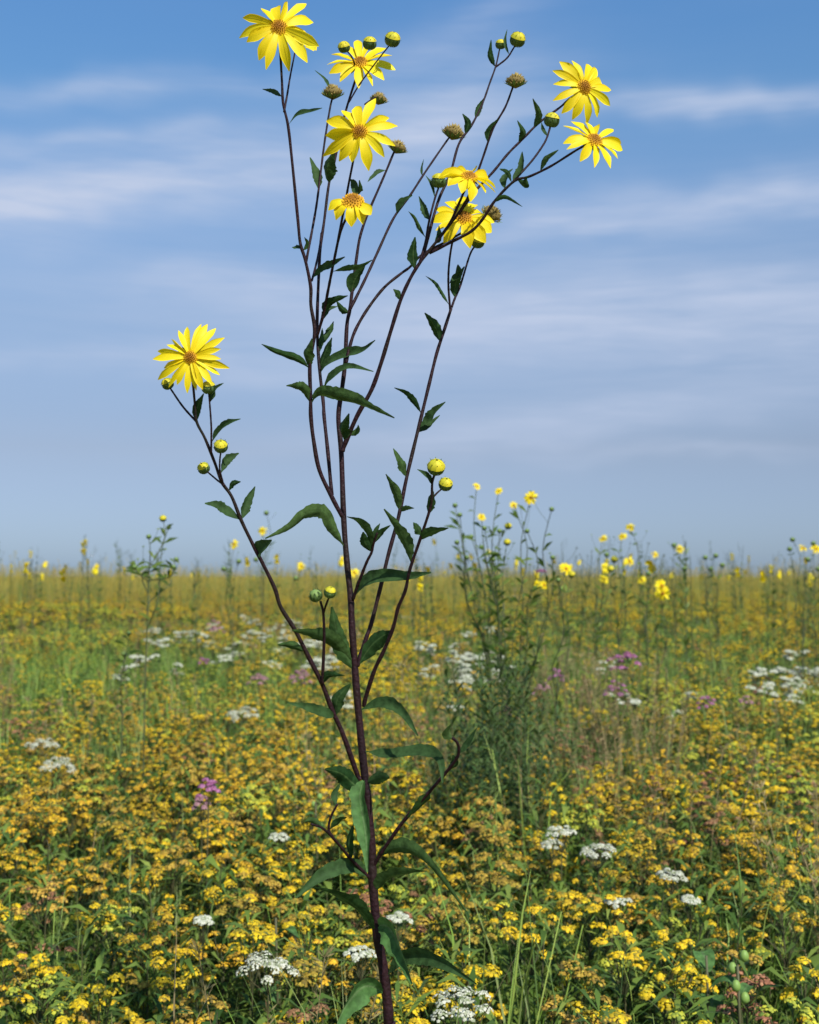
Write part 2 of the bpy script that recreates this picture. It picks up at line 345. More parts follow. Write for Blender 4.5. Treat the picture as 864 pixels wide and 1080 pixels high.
def depth_at(px, py):
    """depth of the stem nearest to this pixel, so that a leaf starts on it"""
    best = None
    for q in STEMPTS:
        a, b = proj(q); d = (a - px) ** 2 + (b - py) ** 2
        if best is None or d < best[0]: best = (d, q)
    return best[1].y, best[0] ** .5, best[1]

# each leaf: [(px, py) base ... tip], visible width px, m material, depth of the tip towards (-) or away from (+) the eye in px
leaves = [
 ([(298,102),(290,97),(277,94)],5,0,30), ([(306,130),(315,120),(328,117),(340,114)],6,0,-30), ([(347,97),(344,85),(332,74)],4,0,20),
 ([(336,201),(334,185),(327,166)],11,0,15), ([(347,195),(345,178),(352,158)],17,0,-20), ([(369,190),(376,196),(380,204),(379,190)],10,0,-20),
 ([(405,178),(398,184),(388,192)],7,0,-15), ([(419,226),(424,214),(435,206)],10,1,-10), ([(455,234),(449,222),(442,207)],8,0,12),
 ([(449,252),(443,240),(438,230),(431,223)],5,0,-20), ([(438,284),(436,268),(438,250)],12,1,-10), ([(457,258),(462,250),(463,238)],7,0,10),
 ([(448,185),(445,178),(447,168)],3,0,5), ([(458,210),(455,195),(449,185)],4,0,10), ([(522,71),(517,58),(518,42)],7,0,-5),
 ([(536,58),(533,45),(535,31)],4,0,5), ([(503,128),(504,116),(511,103)],8,1,10), ([(492,142),(494,130),(488,120)],9,0,-10),
 ([(515,149),(517,138),(526,125)],6,0,-8), ([(547,151),(553,140),(546,127)],8,0,-14), ([(564,135),(568,122),(562,104)],8,1,-18),
 ([(578,144),(573,138),(571,129)],5,0,8), ([(571,180),(575,168),(589,158)],7,1,-18), ([(541,192),(550,178),(551,160)],8,0,12),
 ([(541,192),(536,182),(527,178)],6,0,-12), ([(545,190),(553,195),(556,186)],8,0,-10), ([(534,200),(533,188),(541,178)],8,0,10),
 ([(519,213),(532,208),(551,218)],4,0,-20), ([(224,468),(232,455),(241,447),(254,442)],8,1,-24), ([(236,500),(238,487),(244,482),(252,478)],10,0,14),
 ([(241,517),(245,510),(254,508)],7,0,-12), ([(256,550),(259,532),(269,513)],10,1,12), ([(253,550),(240,540),(229,533),(216,531)],11,0,-18),
 ([(222,420),(227,410),(236,404)],5,0,-12), ([(208,446),(208,431),(215,415)],9,0,-12), ([(221,426),(225,415),(223,403)],8,0,8),
 ([(272,586),(278,578),(287,570)],15,0,-20),
 ([(363,580),(353,560),(343,541),(325,541),(305,556),(280,568)],17,1,-80), ([(327,387),(315,379),(292,371),(276,363)],8,0,-40),
 ([(327,426),(322,412),(314,408),(302,407)],11,1,-25), ([(326,392),(323,375),(329,357)],13,0,-15), ([(337,388),(343,372),(350,356)],12,1,-12),
 ([(344,368),(347,352),(352,339)],9,0,12), ([(339,372),(339,358),(340,346)],6,0,5), ([(337,396),(345,384),(368,373),(384,369),(396,359)],11,0,-40),
 ([(339,412),(348,400),(360,390),(372,387),(394,392)],10,1,-36), ([(328,426),(336,415),(350,416),(372,421),(390,429),(416,441)],13,0,-60),
 ([(364,468),(360,452),(368,436)],13,0,-20), ([(368,462),(376,454),(378,448)],7,0,-10), ([(343,333),(348,320),(367,312)],9,0,-16), ([(339,342),(346,328),(357,323)],8,0,12),
 ([(369,330),(362,326),(355,317)],9,0,-10), ([(318,262),(313,262),(308,261)],6,0,6), ([(319,264),(323,257),(321,250)],5,0,-6),
 ([(331,295),(340,284),(352,278),(364,271)],10,1,-20), ([(352,286),(366,283),(380,281),(393,274)],6,0,-22), ([(371,312),(374,296),(385,280)],14,1,-10),
 ([(471,323),(466,308),(459,298),(449,291)],5,0,-18), ([(464,362),(459,345),(448,330)],12,1,-15), ([(479,314),(481,298),(490,281)],12,0,-8),
 ([(478,300),(484,290),(483,279)],10,0,8), ([(423,317),(421,310),(415,305)],8,0,-8), ([(443,438),(437,424),(429,415),(416,409)],7,0,-20),
 ([(443,450),(452,443),(459,434),(470,424)],11,0,-16), ([(441,455),(450,450),(464,438)],8,1,12), ([(429,505),(425,490),(415,473)],10,0,-18),
 ([(421,538),(418,520),(407,500)],11,0,-20), ([(422,542),(428,536),(437,536)],6,0,-10), ([(433,596),(429,575),(419,557),(405,537)],13,1,-24),
 ([(456,512),(450,502),(440,495)],6,1,-10), ([(453,542),(452,530),(457,518)],10,0,-8), ([(445,565),(442,558),(436,551)],9,0,-10),
 ([(444,570),(453,562),(473,557)],10,0,-18), ([(373,634),(383,616),(400,609),(432,608),(455,604)],15,0,-60), ([(393,578),(389,562),(380,550),(366,545)],9,0,-24),
 ([(391,582),(385,572),(383,561)],13,1,-10), ([(394,576),(396,563),(401,552)],7,0,-4), ([(395,574),(402,562),(412,554)],7,0,-10),
 ([(371,703),(352,676),(334,669),(308,665)],19,0,-60), ([(370,705),(358,676),(350,640)],21,0,-24), ([(324,690),(308,681),(293,680)],9,1,-20),
 ([(374,704),(390,683),(402,672),(414,666)],19,0,-24), ([(354,758),(344,752),(326,746),(303,741)],12,0,-40), ([(339,722),(345,713),(364,713)],9,0,-16),
 ([(352,757),(356,737),(370,721)],15,1,-12), ([(380,748),(404,741),(424,750),(441,776)],14,0,-60), ([(380,797),(410,795),(446,792),(464,800),(467,826)],13,0,-70),
 ([(386,842),(372,826),(360,816),(343,811)],20,0,-50), ([(384,822),(380,840),(386,880),(388,920)],19,2,-60), ([(387,826),(398,820),(411,820)],13,0,-40),
 ([(392,928),(372,914),(341,922),(312,947)],16,0,-60), ([(397,985),(380,961),(359,946),(331,936)],17,0,-70), ([(394,910),(410,896),(430,895),(456,915),(492,962)],16,0,-70),
 ([(394,940),(404,928),(424,921),(450,919)],15,0,-40), ([(397,972),(410,978),(422,1000),(435,1038)],22,2,-60), ([(406,1030),(424,1012),(446,1008),(472,1018),(503,1038)],18,0,-80),
 ([(408,1045),(385,1040),(364,1062),(350,1095)],26,2,-60),
]
SIDE0 = Vector((0, -1, 0))
ORG = {}
leaves += [([(484,795),(493,785),(503,768)],7,0,-10), ([(478,780),(472,774),(476,764)],9,0,-8), ([(453,836),(446,846),(430,862)],12,1,10), ([(471,815),(480,806),(478,796)],9,0,-8),
 ([(340,874),(330,866),(320,867)],8,0,-10), ([(356,850),(352,838),(359,826)],8,0,8), ([(371,906),(368,890),(373,868)],9,0,-10), ([(352,875),(358,866),(366,862)],7,0,-8)]
print('leaves', len(leaves))
for pts, w, mt, dz in leaves[:112]:
    d, off, near = depth_at(*pts[0]); n = len(pts); p3 = []
    for i, (a, b) in enumerate(pts):
        f = i / (n - 1); p3.append(P(a, b, d + dz * PXM * f ** 1.2))
    p3[0] = near
    cp = crom(p3, 9 if len(pts) < 4 else 7)
    t = (cp[-1] - cp[0]).normalized(); view = SIDE0
    flat = t.cross(view)
    if flat.length < .1: flat = Vector((1, 0, 0))
    flat.normalize()
    # blades lie nearly level with the sky: the broad side faces up, turned a little to the eye
    tw = random.uniform(.25, .8) * random.choice((-1, 1))
    side = (flat * math.cos(tw) + view * math.sin(tw)).normalized()
    nrm = t.cross(side)
    if (nrm.z < 0) != (mt == 2 and False): side = -side
    mb = MB()
    jit = [random.uniform(.86, 1.1) for _ in range(40)]
    prof = lambda f: jit[int(f * 39)] * (.10 + .9 * math.sin(math.pi * min(1, max(0, (f - .08) / .92)) ** .72) ** 1.05) if f > .08 else .10
    cw = 1 / max(.55, math.cos(tw))
    blade(mb, cp, w * .44 * PXM * cw, side, 2, random.uniform(.25, .8), .13, prof)
    wpart(mb, 'leaf', M['leafpale'] if mt == 2 else M['leaf'], near)

def head(px, py, depth, r, nrm, npet=14, spread=(0, 1), droop=0.12, discr=.24, width=.17, parent=root, porigin=ROOT, lenvar=.14, lift=.12):
    """an open flower: bracts behind, a ring of petals, a domed disc"""
    c = P(px, py, depth); rm = r * depth / F; a, b, n = basis(Vector(nrm))
    cup = MB(); ringv = []
    for j, (rr, zz) in enumerate(((.03, -.16), (.14, -.13), (.22, -.05), (.22, .0))):
        for k in range(12): an = 6.283 * k / 12; ringv.append(c + (a * math.cos(an) + b * math.sin(an)) * rr * rm + n * zz * rm)
    cup.add(ringv, [(j * 12 + k, j * 12 + (k + 1) % 12, (j + 1) * 12 + (k + 1) % 12, (j + 1) * 12 + k) for j in range(3) for k in range(12)])
    for k in range(14):
        an = 6.283 * (k + random.uniform(-.2, .2)) / 14; d = a * math.cos(an) + b * math.sin(an)
        blade(cup, [c + d * rm * .16 - n * rm * .09, c + d * rm * .30 - n * rm * .06, c + d * rm * .42 - n * rm * random.uniform(.05, .16)], rm * .055, d.cross(n))
    h = wpart(cup, 'flower_head', M['bract'], c, parent, porigin)
    pet = MB()
    for k in range(npet):
        f = (k + random.uniform(-.25, .25)) / npet; an = 6.283 * (spread[0] + f * (spread[1] - spread[0])); d = a * math.cos(an) + b * math.sin(an)
        Lp = rm * random.uniform(1 - lenvar, 1 + lenvar * .6); dr = droop * random.uniform(.3, 1.7); wd = rm * width * .92 * random.uniform(.8, 1.2)
        z0 = rm * random.uniform(-.02, .03); tws = random.gauss(0, .45); pts = []
        sw = random.uniform(-.06, .06) * rm
        for i in range(9):
            q = i / 8; pts.append(c + d * (rm * discr * .75 + (Lp - rm * discr * .75) * q) + n * (z0 + rm * (lift * q - (lift + dr) * q * q)) + d.cross(n) * sw * q * q)
        side = (d.cross(n) * math.cos(tws) + n * math.sin(tws)).normalized()
        tp = random.uniform(.55, .75)
        pr = lambda q, tp=tp: (.38 + .62 * math.sin(math.pi * min(1, q * .66 + .05))) * (1 if q < tp else max(.1, 1 - ((q - tp) / (1.02 - tp)) ** 1.5))
        blade(pet, pts, wd, side, 3, -.15, .06, pr, ridge=.11)
    wpart(pet, 'petals', M['petal'], c, h, c)
    dm = MB(); dr_ = rm * discr; vs = [c + n * dr_ * .5]; us = [0.0]; K = 16
    for j in range(1, 6):
        q = j / 5
        for k in range(K): an = 6.283 * k / K; vs.append(c + (a * math.cos(an) + b * math.sin(an)) * dr_ * q + n * dr_ * (.5 * (1 - q * q) - .05)); us.append(q)
    fs = [(0, 1 + k, 1 + (k + 1) % K) for k in range(K)] + [(1 + j * K + k, 1 + j * K + (k + 1) % K, 1 + (j + 1) * K + (k + 1) % K, 1 + (j + 1) * K + k)[::-1] for j in range(4) for k in range(K)]
    dm.add(vs, fs, us)
    for k in range(70):
        q = math.sqrt((k + .5) / 70); an = k * 2.39996; p = c + (a * math.cos(an) + b * math.sin(an)) * dr_ * q + n * dr_ * .5 * (1 - q * q)
        hh = dr_ * random.uniform(.12, .26) * (1.1 - .2 * q); s = dr_ * .085; o = len(dm.v)
        dm.add([p + a * s, p + b * s, p - a * s, p - b * s, p + n * hh], [(0, 1, 4), (1, 2, 4), (2, 3, 4), (3, 0, 4)], [min(1, q * random.uniform(.7, 1.2))] * 5)
    wpart(dm, 'disc', M['disc'], c, h, c)
    return h
def bud(px, py, depth, r, nrm=(0, -.2, 1), yellow=0.5, parent=root, porigin=ROOT):
    c = P(px, py, depth); rm = r * .86 * depth / F; a, b, n = basis(Vector(nrm) + Vector((0, -.35, 0)))
    m1 = MB(); vs = []; K = 10; J = 7
    for j in range(J + 1):
        th = math.pi * j / J
        for k in range(K): an = 6.283 * k / K; vs.append(c + (a * math.cos(an) + b * math.sin(an)) * rm * math.sin(th) * (1.0 + .04 * math.cos(an * 5)) - n * rm * .92 * math.cos(th))
    m1.add(vs, [(j * K + k, j * K + (k + 1) % K, (j + 1) * K + (k + 1) % K, (j + 1) * K + k) for j in range(J) for k in range(K)])
    bo = wpart(m1, 'flower_bud', M['budgreen'], c, parent, porigin)
    m2 = MB()
    for k in range(16):
        an = 6.283 * k / 16; ring = k % 2; d = a * math.cos(an) + b * math.sin(an); top = (.55, .1)[ring]
        pts = [c + (d * math.sin(th) - n * .95 * math.cos(th)) * rm * 1.09 for th in [0.5 + (2.3 - .5 - .6 * ring) * i / 4 for i in range(5)]]
        pts.append(pts[-1] + (d * random.uniform(.3, .9) + n * random.uniform(.1, .6)) * rm * .4)
        blade(m2, pts, rm * .2, d.cross(n))
    wpart(m2, 'bracts', M['bract'], c, bo, c)
    if yellow:
        m3 = MB()
        for k in range(11):
            an = 6.283 * k / 11; d = a * math.cos(an) + b * math.sin(an)
            pts = [c + (d * math.sin(th) * 1.0 - n * .97 * math.cos(th)) * rm * (1.1 + .02 * (k % 2)) for th in [2.15 - yellow * .5 + (3.0 - 2.15 + yellow * .5) * i / 4 for i in range(5)]]
            blade(m3, pts, rm * .36, d.cross(n), prof=lambda f: 1 - .6 * f)
        wpart(m3, 'furled_petals', M['budyellow'], c, bo, c)
    return bo
def seedhead(px, py, depth, r, nrm=(0, -.4, 1), parent=root, porigin=ROOT, stray=0):
    c = P(px, py, depth); rm = r * depth / F; a, b, n = basis(Vector(nrm)); m1 = MB()
    for k in range(150):
        q = random.random() ** .6; an = random.uniform(0, 6.283); d = a * math.cos(an) + b * math.sin(an)
        p = c + d * rm * q * .85 + n * rm * (.35 * (1 - q * q) - .35 * (q ** 3)); dd = (d * q + n * random.uniform(.2, 1)).normalized()
        s = rm * .09; m1.add([p + a * s, p + b * s, p - (a + b) * s * .7, p + dd * rm * random.uniform(.15, .38)], [(0, 1, 3), (1, 2, 3), (2, 0, 3)])
    vs = []; K = 10
    for j, (rr, zz) in enumerate(((.05, -.75), (.5, -.55), (.85, -.15), (.8, .1), (.3, .35), (.02, .4))):
        for k in range(K): an = 6.283 * k / K; vs.append(c + (a * math.cos(an) + b * math.sin(an)) * rr * rm + n * zz * rm)
    m1.add(vs, [(j * K + k, j * K + (k + 1) % K, (j + 1) * K + (k + 1) % K, (j + 1) * K + k) for j in range(5) for k in range(K)])
    h = wpart(m1, 'seed_head', M['seed'], c, parent, porigin)
    m2 = MB()
    for k in range(14):
        an = 6.283 * k / 14; d = a * math.cos(an) + b * math.sin(an)
        blade(m2, [c + d * rm * .3 - n * rm * .65, c + d * rm * .9 - n * rm * .35, c + d * rm * random.uniform(1.05, 1.3) - n * rm * random.uniform(-.2, .3)], rm * .17, d.cross(n))
    wpart(m2, 'bracts', M['bract'], c, h, c); return h

head(294, 29, D0-.09, 42, (.05,-1,.22), 14, width=.145, droop=.25, lenvar=.24)
head(325, 46, D0-.045, 13, (.5,-.5,.6), 4, spread=(.0,.5), discr=.3, width=.3)
head(380, 66, D0+.07, 38, (-.05,-.85,.5), 13, width=.15, droop=.05, lift=.2, discr=.24)
head(379, 139, D0-.08, 41, (.05,-1,.12), 13, width=.165, droop=.2, discr=.23, lenvar=.2)
head(372, 213, D0-.07, 25, (0,-.8,.65), 5, spread=(.04,.5), droop=.35, discr=.52, width=.33)
head(495, 187, D0-.07, 31, (.2,-.75,.75), 12, width=.22, droop=.25, discr=.32)
head(489, 230, D0+.015, 35, (.1,-.9,.5), 12, width=.2, droop=.25, discr=.3)
head(627, 148, D0-.125, 36, (.25,-.85,.5), 13, width=.17, droop=.15, discr=.27)
head(616, 92, D0-.025, 36, (.35,-.9,.05), 14, width=.16, droop=.25, discr=.25)
head(201, 377, D0-.13, 38, (.0,-1,.1), 22, width=.11, droop=.15, discr=.22, lenvar=.2)
bud(414, 42, D0+.04, 9, (.3,-.5,1), .5); bud(546, 42, D0+.05, 9, (.3,-.5,1), .6); bud(528, 47, D0+.06, 6, (0,-.2,1), .3)
bud(390, 46, D0-.0, 8, (.1,-.3,1), .3); bud(363, 50, D0+.03, 7, (-.2,-.2,1), .9)
bud(582, 127, D0-.05, 9, (.2,-.1,1), .35); bud(463, 191, D0-.02, 9, (0,-.1,1), .15); bud(504, 255, D0+.07, 8, (.2,-.5,1), .5)
bud(177, 405, D0-.08, 7, (-.5,-.3,1), .2); bud(220, 409, D0-.12, 8, (0,-.1,1), .2); bud(233, 471, D0-.11, 8, (.1,-.6,1), .3)
bud(215, 494, D0-.07, 7, (-.4,-.5,1), .3); bud(460, 493, D0-.10, 10, (.1,-.4,1), 1.0); bud(470, 511, D0-.08, 8, (.2,-.5,1), .5)
bud(333, 628, D0-.06, 8, (-.4,-.1,1), 0); bud(348, 625, D0-.07, 7, (.3,-.2,1), .12)
seedhead(351, 96, D0+.03, 12); seedhead(400, 103, D0+.03, 10, (.2,-.3,1)); seedhead(420, 154, D0+.05, 11, (.4,-.4,1))
seedhead(479, 138, D0+.10, 13, (.3,-.4,1)); seedhead(544, 84, D0-.08, 12); seedhead(520, 224, D0+.04, 12, (.5,-.6,.6))

# ================================================================== MEADOW PLANT SOURCES
def dome(mb, c, n, r, k, fr):
    """a flat-topped tuft of tiny florets"""
    a, b, n = basis(n)
    for i in range(k):
        q = math.sqrt((i + .5) / k); an = i * 2.39996 + random.uniform(-.4, .4); d = a * math.cos(an) + b * math.sin(an)
        p = c + d * r * q + n * (r * .5 * (1 - q * q) + random.uniform(-.15, .15) * r)
        floret(mb, p, (n + d * q * .9), fr * random.uniform(.7, 1.25))
def goldenrod(h=.8, heads=7, spread=.05, dr=.017, kf=24, fr=.0038):
    st = MB(); fo = MB(); fl = MB()
    lean = Vector((random.uniform(-.06, .06), random.uniform(-.06, .06), 0)); top = lean + Vector((0, 0, h * .9))
    tube(st, crom([Vector((0, 0, -.02)), lean * .4 + Vector((0, 0, h * .5)), top], 3), lambda f: .0028 * (1 - .5 * f), 4, False)
    for i in range(heads):
        an = 6.283 * i / heads + random.uniform(-.4, .4); rr = spread * (0 if i == 0 else random.uniform(.4, 1.15))
        tip = lean + Vector((math.cos(an) * rr, math.sin(an) * rr, h + random.uniform(-.06, .02) - rr * .35))
        tube(st, crom([top - Vector((0, 0, .04)), top.lerp(tip, .5) + Vector((0, 0, -.01)), tip], 2), .0011, 3, False)
        dome(fl, tip, Vector((math.cos(an) * rr * 5, math.sin(an) * rr * 5, 1)), dr * random.uniform(.75, 1.25), kf, fr)
    for i in range(44):
        z = h * (.45 + .56 * random.random() ** .7); an = random.uniform(0, 6.283); d = Vector((math.cos(an), math.sin(an), 0)); p = lean * (z / h) + Vector((0, 0, z)); l = random.uniform(.035, .075)
        blade(fo, [p, p + d * l * .5 + Vector((0, 0, l * .35)), p + d * l + Vector((0, 0, l * random.uniform(-.1, .5)))], l * .1, Vector((-d.y, d.x, random.uniform(-.4, .4))))
    return st, fo, fl
def spike_goldenrod(h=.85):
    """taller plume kind: florets along arching side branches"""
    st = MB(); fo = MB(); fl = MB(); top = Vector((random.uniform(-.05, .05), random.uniform(-.05, .05), h))
    tube(st, crom([Vector((0, 0, -.02)), top * .5, top], 3), lambda f: .003 * (1 - .6 * f), 4, False)
    for i in range(14):
        z = h * (.74 + .26 * i / 14); an = i * 2.4; d = Vector((math.cos(an), math.sin(an), 0)); l = .085 * (1.1 - i / 16); p = top * (z / h)
        pts = crom([p, p + d * l * .5 + Vector((0, 0, l * .45)), p + d * l + Vector((0, 0, l * .4))], 5)
        tube(st, pts, .0008, 3, False)
        for q in pts[2:]:
            for _ in range(2): floret(fl, q + Vector((random.uniform(-1, 1), random.uniform(-1, 1), random.uniform(0, 1.2))) * .004, Vector((random.uniform(-.5, .5), random.uniform(-.5, .5), 1)), .0052)
    for i in range(30):
        z = h * (.4 + .4 * random.random()); an = random.uniform(0, 6.283); d = Vector((math.cos(an), math.sin(an), 0)); p = top * (z / h); l = random.uniform(.04, .08)
        blade(fo, [p, p + d * l * .5 + Vector((0, 0, l * .4)), p + d * l + Vector((0, 0, l * random.uniform(0, .5)))], l * .09, Vector((-d.y, d.x, 0)))
    return st, fo, fl
def leafy(h=.7, n=46, lw=.13, ll=(.04, .085), lo=.3):
    st = MB(); fo = MB(); top = Vector((random.uniform(-.08, .08), random.uniform(-.08, .08), h))
    tube(st, crom([Vector((0, 0, -.02)), top * .5, top], 3), lambda f: .003 * (1 - .6 * f), 4, False)
    for i in range(n):
        z = h * (lo + (1 - lo) * i / n); an = i * 2.4 + random.uniform(-.5, .5); d = Vector((math.cos(an), math.sin(an), 0)); p = top * (z / h); l = random.uniform(*ll) * (1.15 - .5 * i / n)
        blade(fo, [p, p + d * l * .5 + Vector((0, 0, l * .45)), p + d * l + Vector((0, 0, l * random.uniform(-.1, .8)))], l * lw, Vector((-d.y, d.x, random.uniform(-.5, .5))))
    return st, fo
def grass(h=.8, n=30, w=.0022, sp=.05, droop=.35):
    m = MB()
    for i in range(n):
        an = random.uniform(0, 6.283); d = Vector((math.cos(an), math.sin(an), 0)); b0 = d * random.uniform(0, sp); hh = h * random.uniform(.55, 1.05); dd = random.uniform(.05, droop)
        blade(m, [b0, b0 + d * hh * dd * .3 + Vector((0, 0, hh * .5)), b0 + d * hh * dd * .75 + Vector((0, 0, hh * .85)), b0 + d * hh * dd * 1.4 + Vector((0, 0, hh * random.uniform(.8, 1)))], w * random.uniform(.7, 1.4), Vector((-d.y, d.x, random.uniform(-.5, .5))), prof=lambda f: 1 - f * .9)
    return m
def seed_grass(h=.95):
    m = MB()
    for i in range(7):
        an = random.uniform(0, 6.283); d = Vector((math.cos(an), math.sin(an), 0)); hh = h * random.uniform(.8, 1.05)
        pts = crom([d * .01, d * hh * .06 + Vector((0, 0, hh * .6)), d * hh * .16 + Vector((0, 0, hh))], 5)
        tube(m, pts, .0009, 3, False)
        for k in range(26):
            q = pts[-1 - int(random.random() * 4)].lerp(pts[-1], random.random()); v = Vector((random.uniform(-1, 1), random.uniform(-1, 1), random.uniform(.2, 1.4))) * .016
            blade(m, [q, q + v * .6, q + v], .0016, v.cross(Vector((0, 1, .3))))
    return m
def join(*mbs):
    """several builders with their materials into one mesh"""
    o = MB(); mats = []; idx = []
    for mb, mt in mbs:
        if mt not in mats: mats.append(mt)
        o.add(mb.v, mb.f, mb.u); idx += [mats.index(mt)] * len(mb.f)
    me = o.mesh('plant', mats[0])
    for mt in mats[1:]: me.materials.append(mt)
    me.polygons.foreach_set('material_index', idx); return me
FOL, FST = M['fol'], M['fst']
near_sources = {}
for key in 'gy', 'gg', 'go', 'gl', 'ru':
    near_sources[key] = [goldenrod(1.0 * .8, random.choice((8, 10, 12, 13)), random.uniform(.04, .065), random.uniform(.0115, .0175), 26) for _ in range(5)]
src = {}
for key in near_sources:
    src[key] = [join((a, FST), (b, FOL), (c, M[key])) for a, b, c in near_sources[key]]
    src[key].append(join(*[(x, m) for x, m in zip(spike_goldenrod(), (FST, FOL, M[key]))]))
src['leafy'] = [join(*[(x, m) for x, m in zip(leafy(.74), (FST, FOL))]) for _ in range(3)] + [join(*[(x, m) for x, m in zip(leafy(.7, 30, .2, (.06, .1)), (FST, FOL))])]
src['grass'] = [join((grass(), M['gra'])) for _ in range(2)] + [join((grass(.85, 26, .003, .06, .5), M['gra']))]
src['lgr'] = [join((grass(.85, 40, .0025, .07, .25), M['lgr'])) for _ in range(2)]
src['dry'] = [join((seed_grass(), M['dry'])), join((grass(.85, 16, .002, .05, .3), M['dry']))]
# one flat-topped white cluster and one purple one, used far off as a mass too
def umbel(h, width, mat, k=16, fr=.0042, dr=.012, droopy=0.0, foln=20):
    st = MB(); fo = MB(); fl = MB(); top = Vector((random.uniform(-.03, .03), random.uniform(-.03, .03), h * .93))
    tube(st, crom([Vector((0, 0, -.02)), top * .5, top], 3), lambda f: .003 * (1 - .5 * f), 5, False)
    for i in range(k):
        q = math.sqrt((i + .5) / k); an = i * 2.4 + random.uniform(-.3, .3); rr = width * .5 * q * random.uniform(.85, 1.1)
        tip = Vector((top.x + math.cos(an) * rr, top.y + math.sin(an) * rr, h + random.uniform(-.1, .1) * width * (1.6 if droopy else 1) - q * q * width * (.12 + droopy)))
        tube(st, crom([top, top.lerp(tip, .6) - Vector((0, 0, .004)), tip], 2), .0008, 3, False)
        dome(fl, tip, Vector((math.cos(an) * q * .4, math.sin(an) * q * .4, 1)), dr * random.uniform(.8, 1.2), 30, fr * .74)
    for i in range(foln):
        z = h * (.35 + .5 * random.random()); an = random.uniform(0, 6.283); d = Vector((math.cos(an), math.sin(an), 0)); p = top * (z / h); l = random.uniform(.05, .09)
        blade(fo, [p, p + d * l * .5 + Vector((0, 0, l * .35)), p + d * l + Vector((0, 0, l * random.uniform(-.1, .3)))], l * .1, Vector((-d.y, d.x, 0)))
    return st, fo, fl
src['white'] = [join(*[(x, m) for x, m in zip(umbel(.84, .09, 'wh', 14), (FST, FOL, M['wh']))]) for _ in range(2)]

def gn_scatter(name, sources, pts, label=None, kind='stuff'):
    """ONE object of uncountable plants: points carrying a turn, a size and which plant grows there"""
    coll = bpy.data.collections.new(name + '_sources'); k = 0; index = {}
    for key, lst in sources.items():
        index[key] = (k, len(lst))
        for me in lst:
            o = bpy.data.objects.new('%s_source_%04d' % (name, k), me); coll.objects.link(o); k += 1
    me = bpy.data.meshes.new(name); me.from_pydata([p[0] for p in pts], [], [])
    a = me.attributes.new('turn', 'FLOAT_VECTOR', 'POINT'); a.data.foreach_set('vector', [c for p in pts for c in p[1]])
    a = me.attributes.new('size', 'FLOAT_VECTOR', 'POINT'); a.data.foreach_set('vector', [c for p in pts for c in p[2]])
    a = me.attributes.new('which', 'INT', 'POINT'); a.data.foreach_set('value', [index[p[3]][0] + random.randrange(index[p[3]][1]) for p in pts])
    o = bpy.data.objects.new(name, me); COL.objects.link(o)
    ng = bpy.data.node_groups.new(name, 'GeometryNodeTree')
    ng.interface.new_socket('Geometry', in_out='INPUT', socket_type='NodeSocketGeometry'); ng.interface.new_socket('Geometry', in_out='OUTPUT', socket_type='NodeSocketGeometry')
    n = ng.nodes; l = ng.links; gi = n.new('NodeGroupInput'); go = n.new('NodeGroupOutput'); ip = n.new('GeometryNodeInstanceOnPoints')
    ci = n.new('GeometryNodeCollectionInfo'); ci.inputs['Collection'].default_value = coll; ci.inputs['Separate Children'].default_value = True; ci.inputs['Reset Children'].default_value = True
    def attr(nm, ty): q = n.new('GeometryNodeInputNamedAttribute'); q.data_type = ty; q.inputs['Name'].default_value = nm; return q.outputs['Attribute']
    e2r = n.new('FunctionNodeEulerToRotation'); l.new(attr('turn', 'FLOAT_VECTOR'), e2r.inputs[0])
    l.new(gi.outputs[0], ip.inputs['Points']); l.new(ci.outputs[0], ip.inputs['Instance']); ip.inputs['Pick Instance'].default_value = True
    l.new(attr('which', 'INT'), ip.inputs['Instance Index']); l.new(e2r.outputs[0], ip.inputs['Rotation']); l.new(attr('size', 'FLOAT_VECTOR'), ip.inputs['Scale'])
    l.new(ip.outputs[0], go.inputs[0])
    md = o.modifiers.new('scatter', 'NODES'); md.node_group = ng
    tag(o, label, None, None, kind); return o

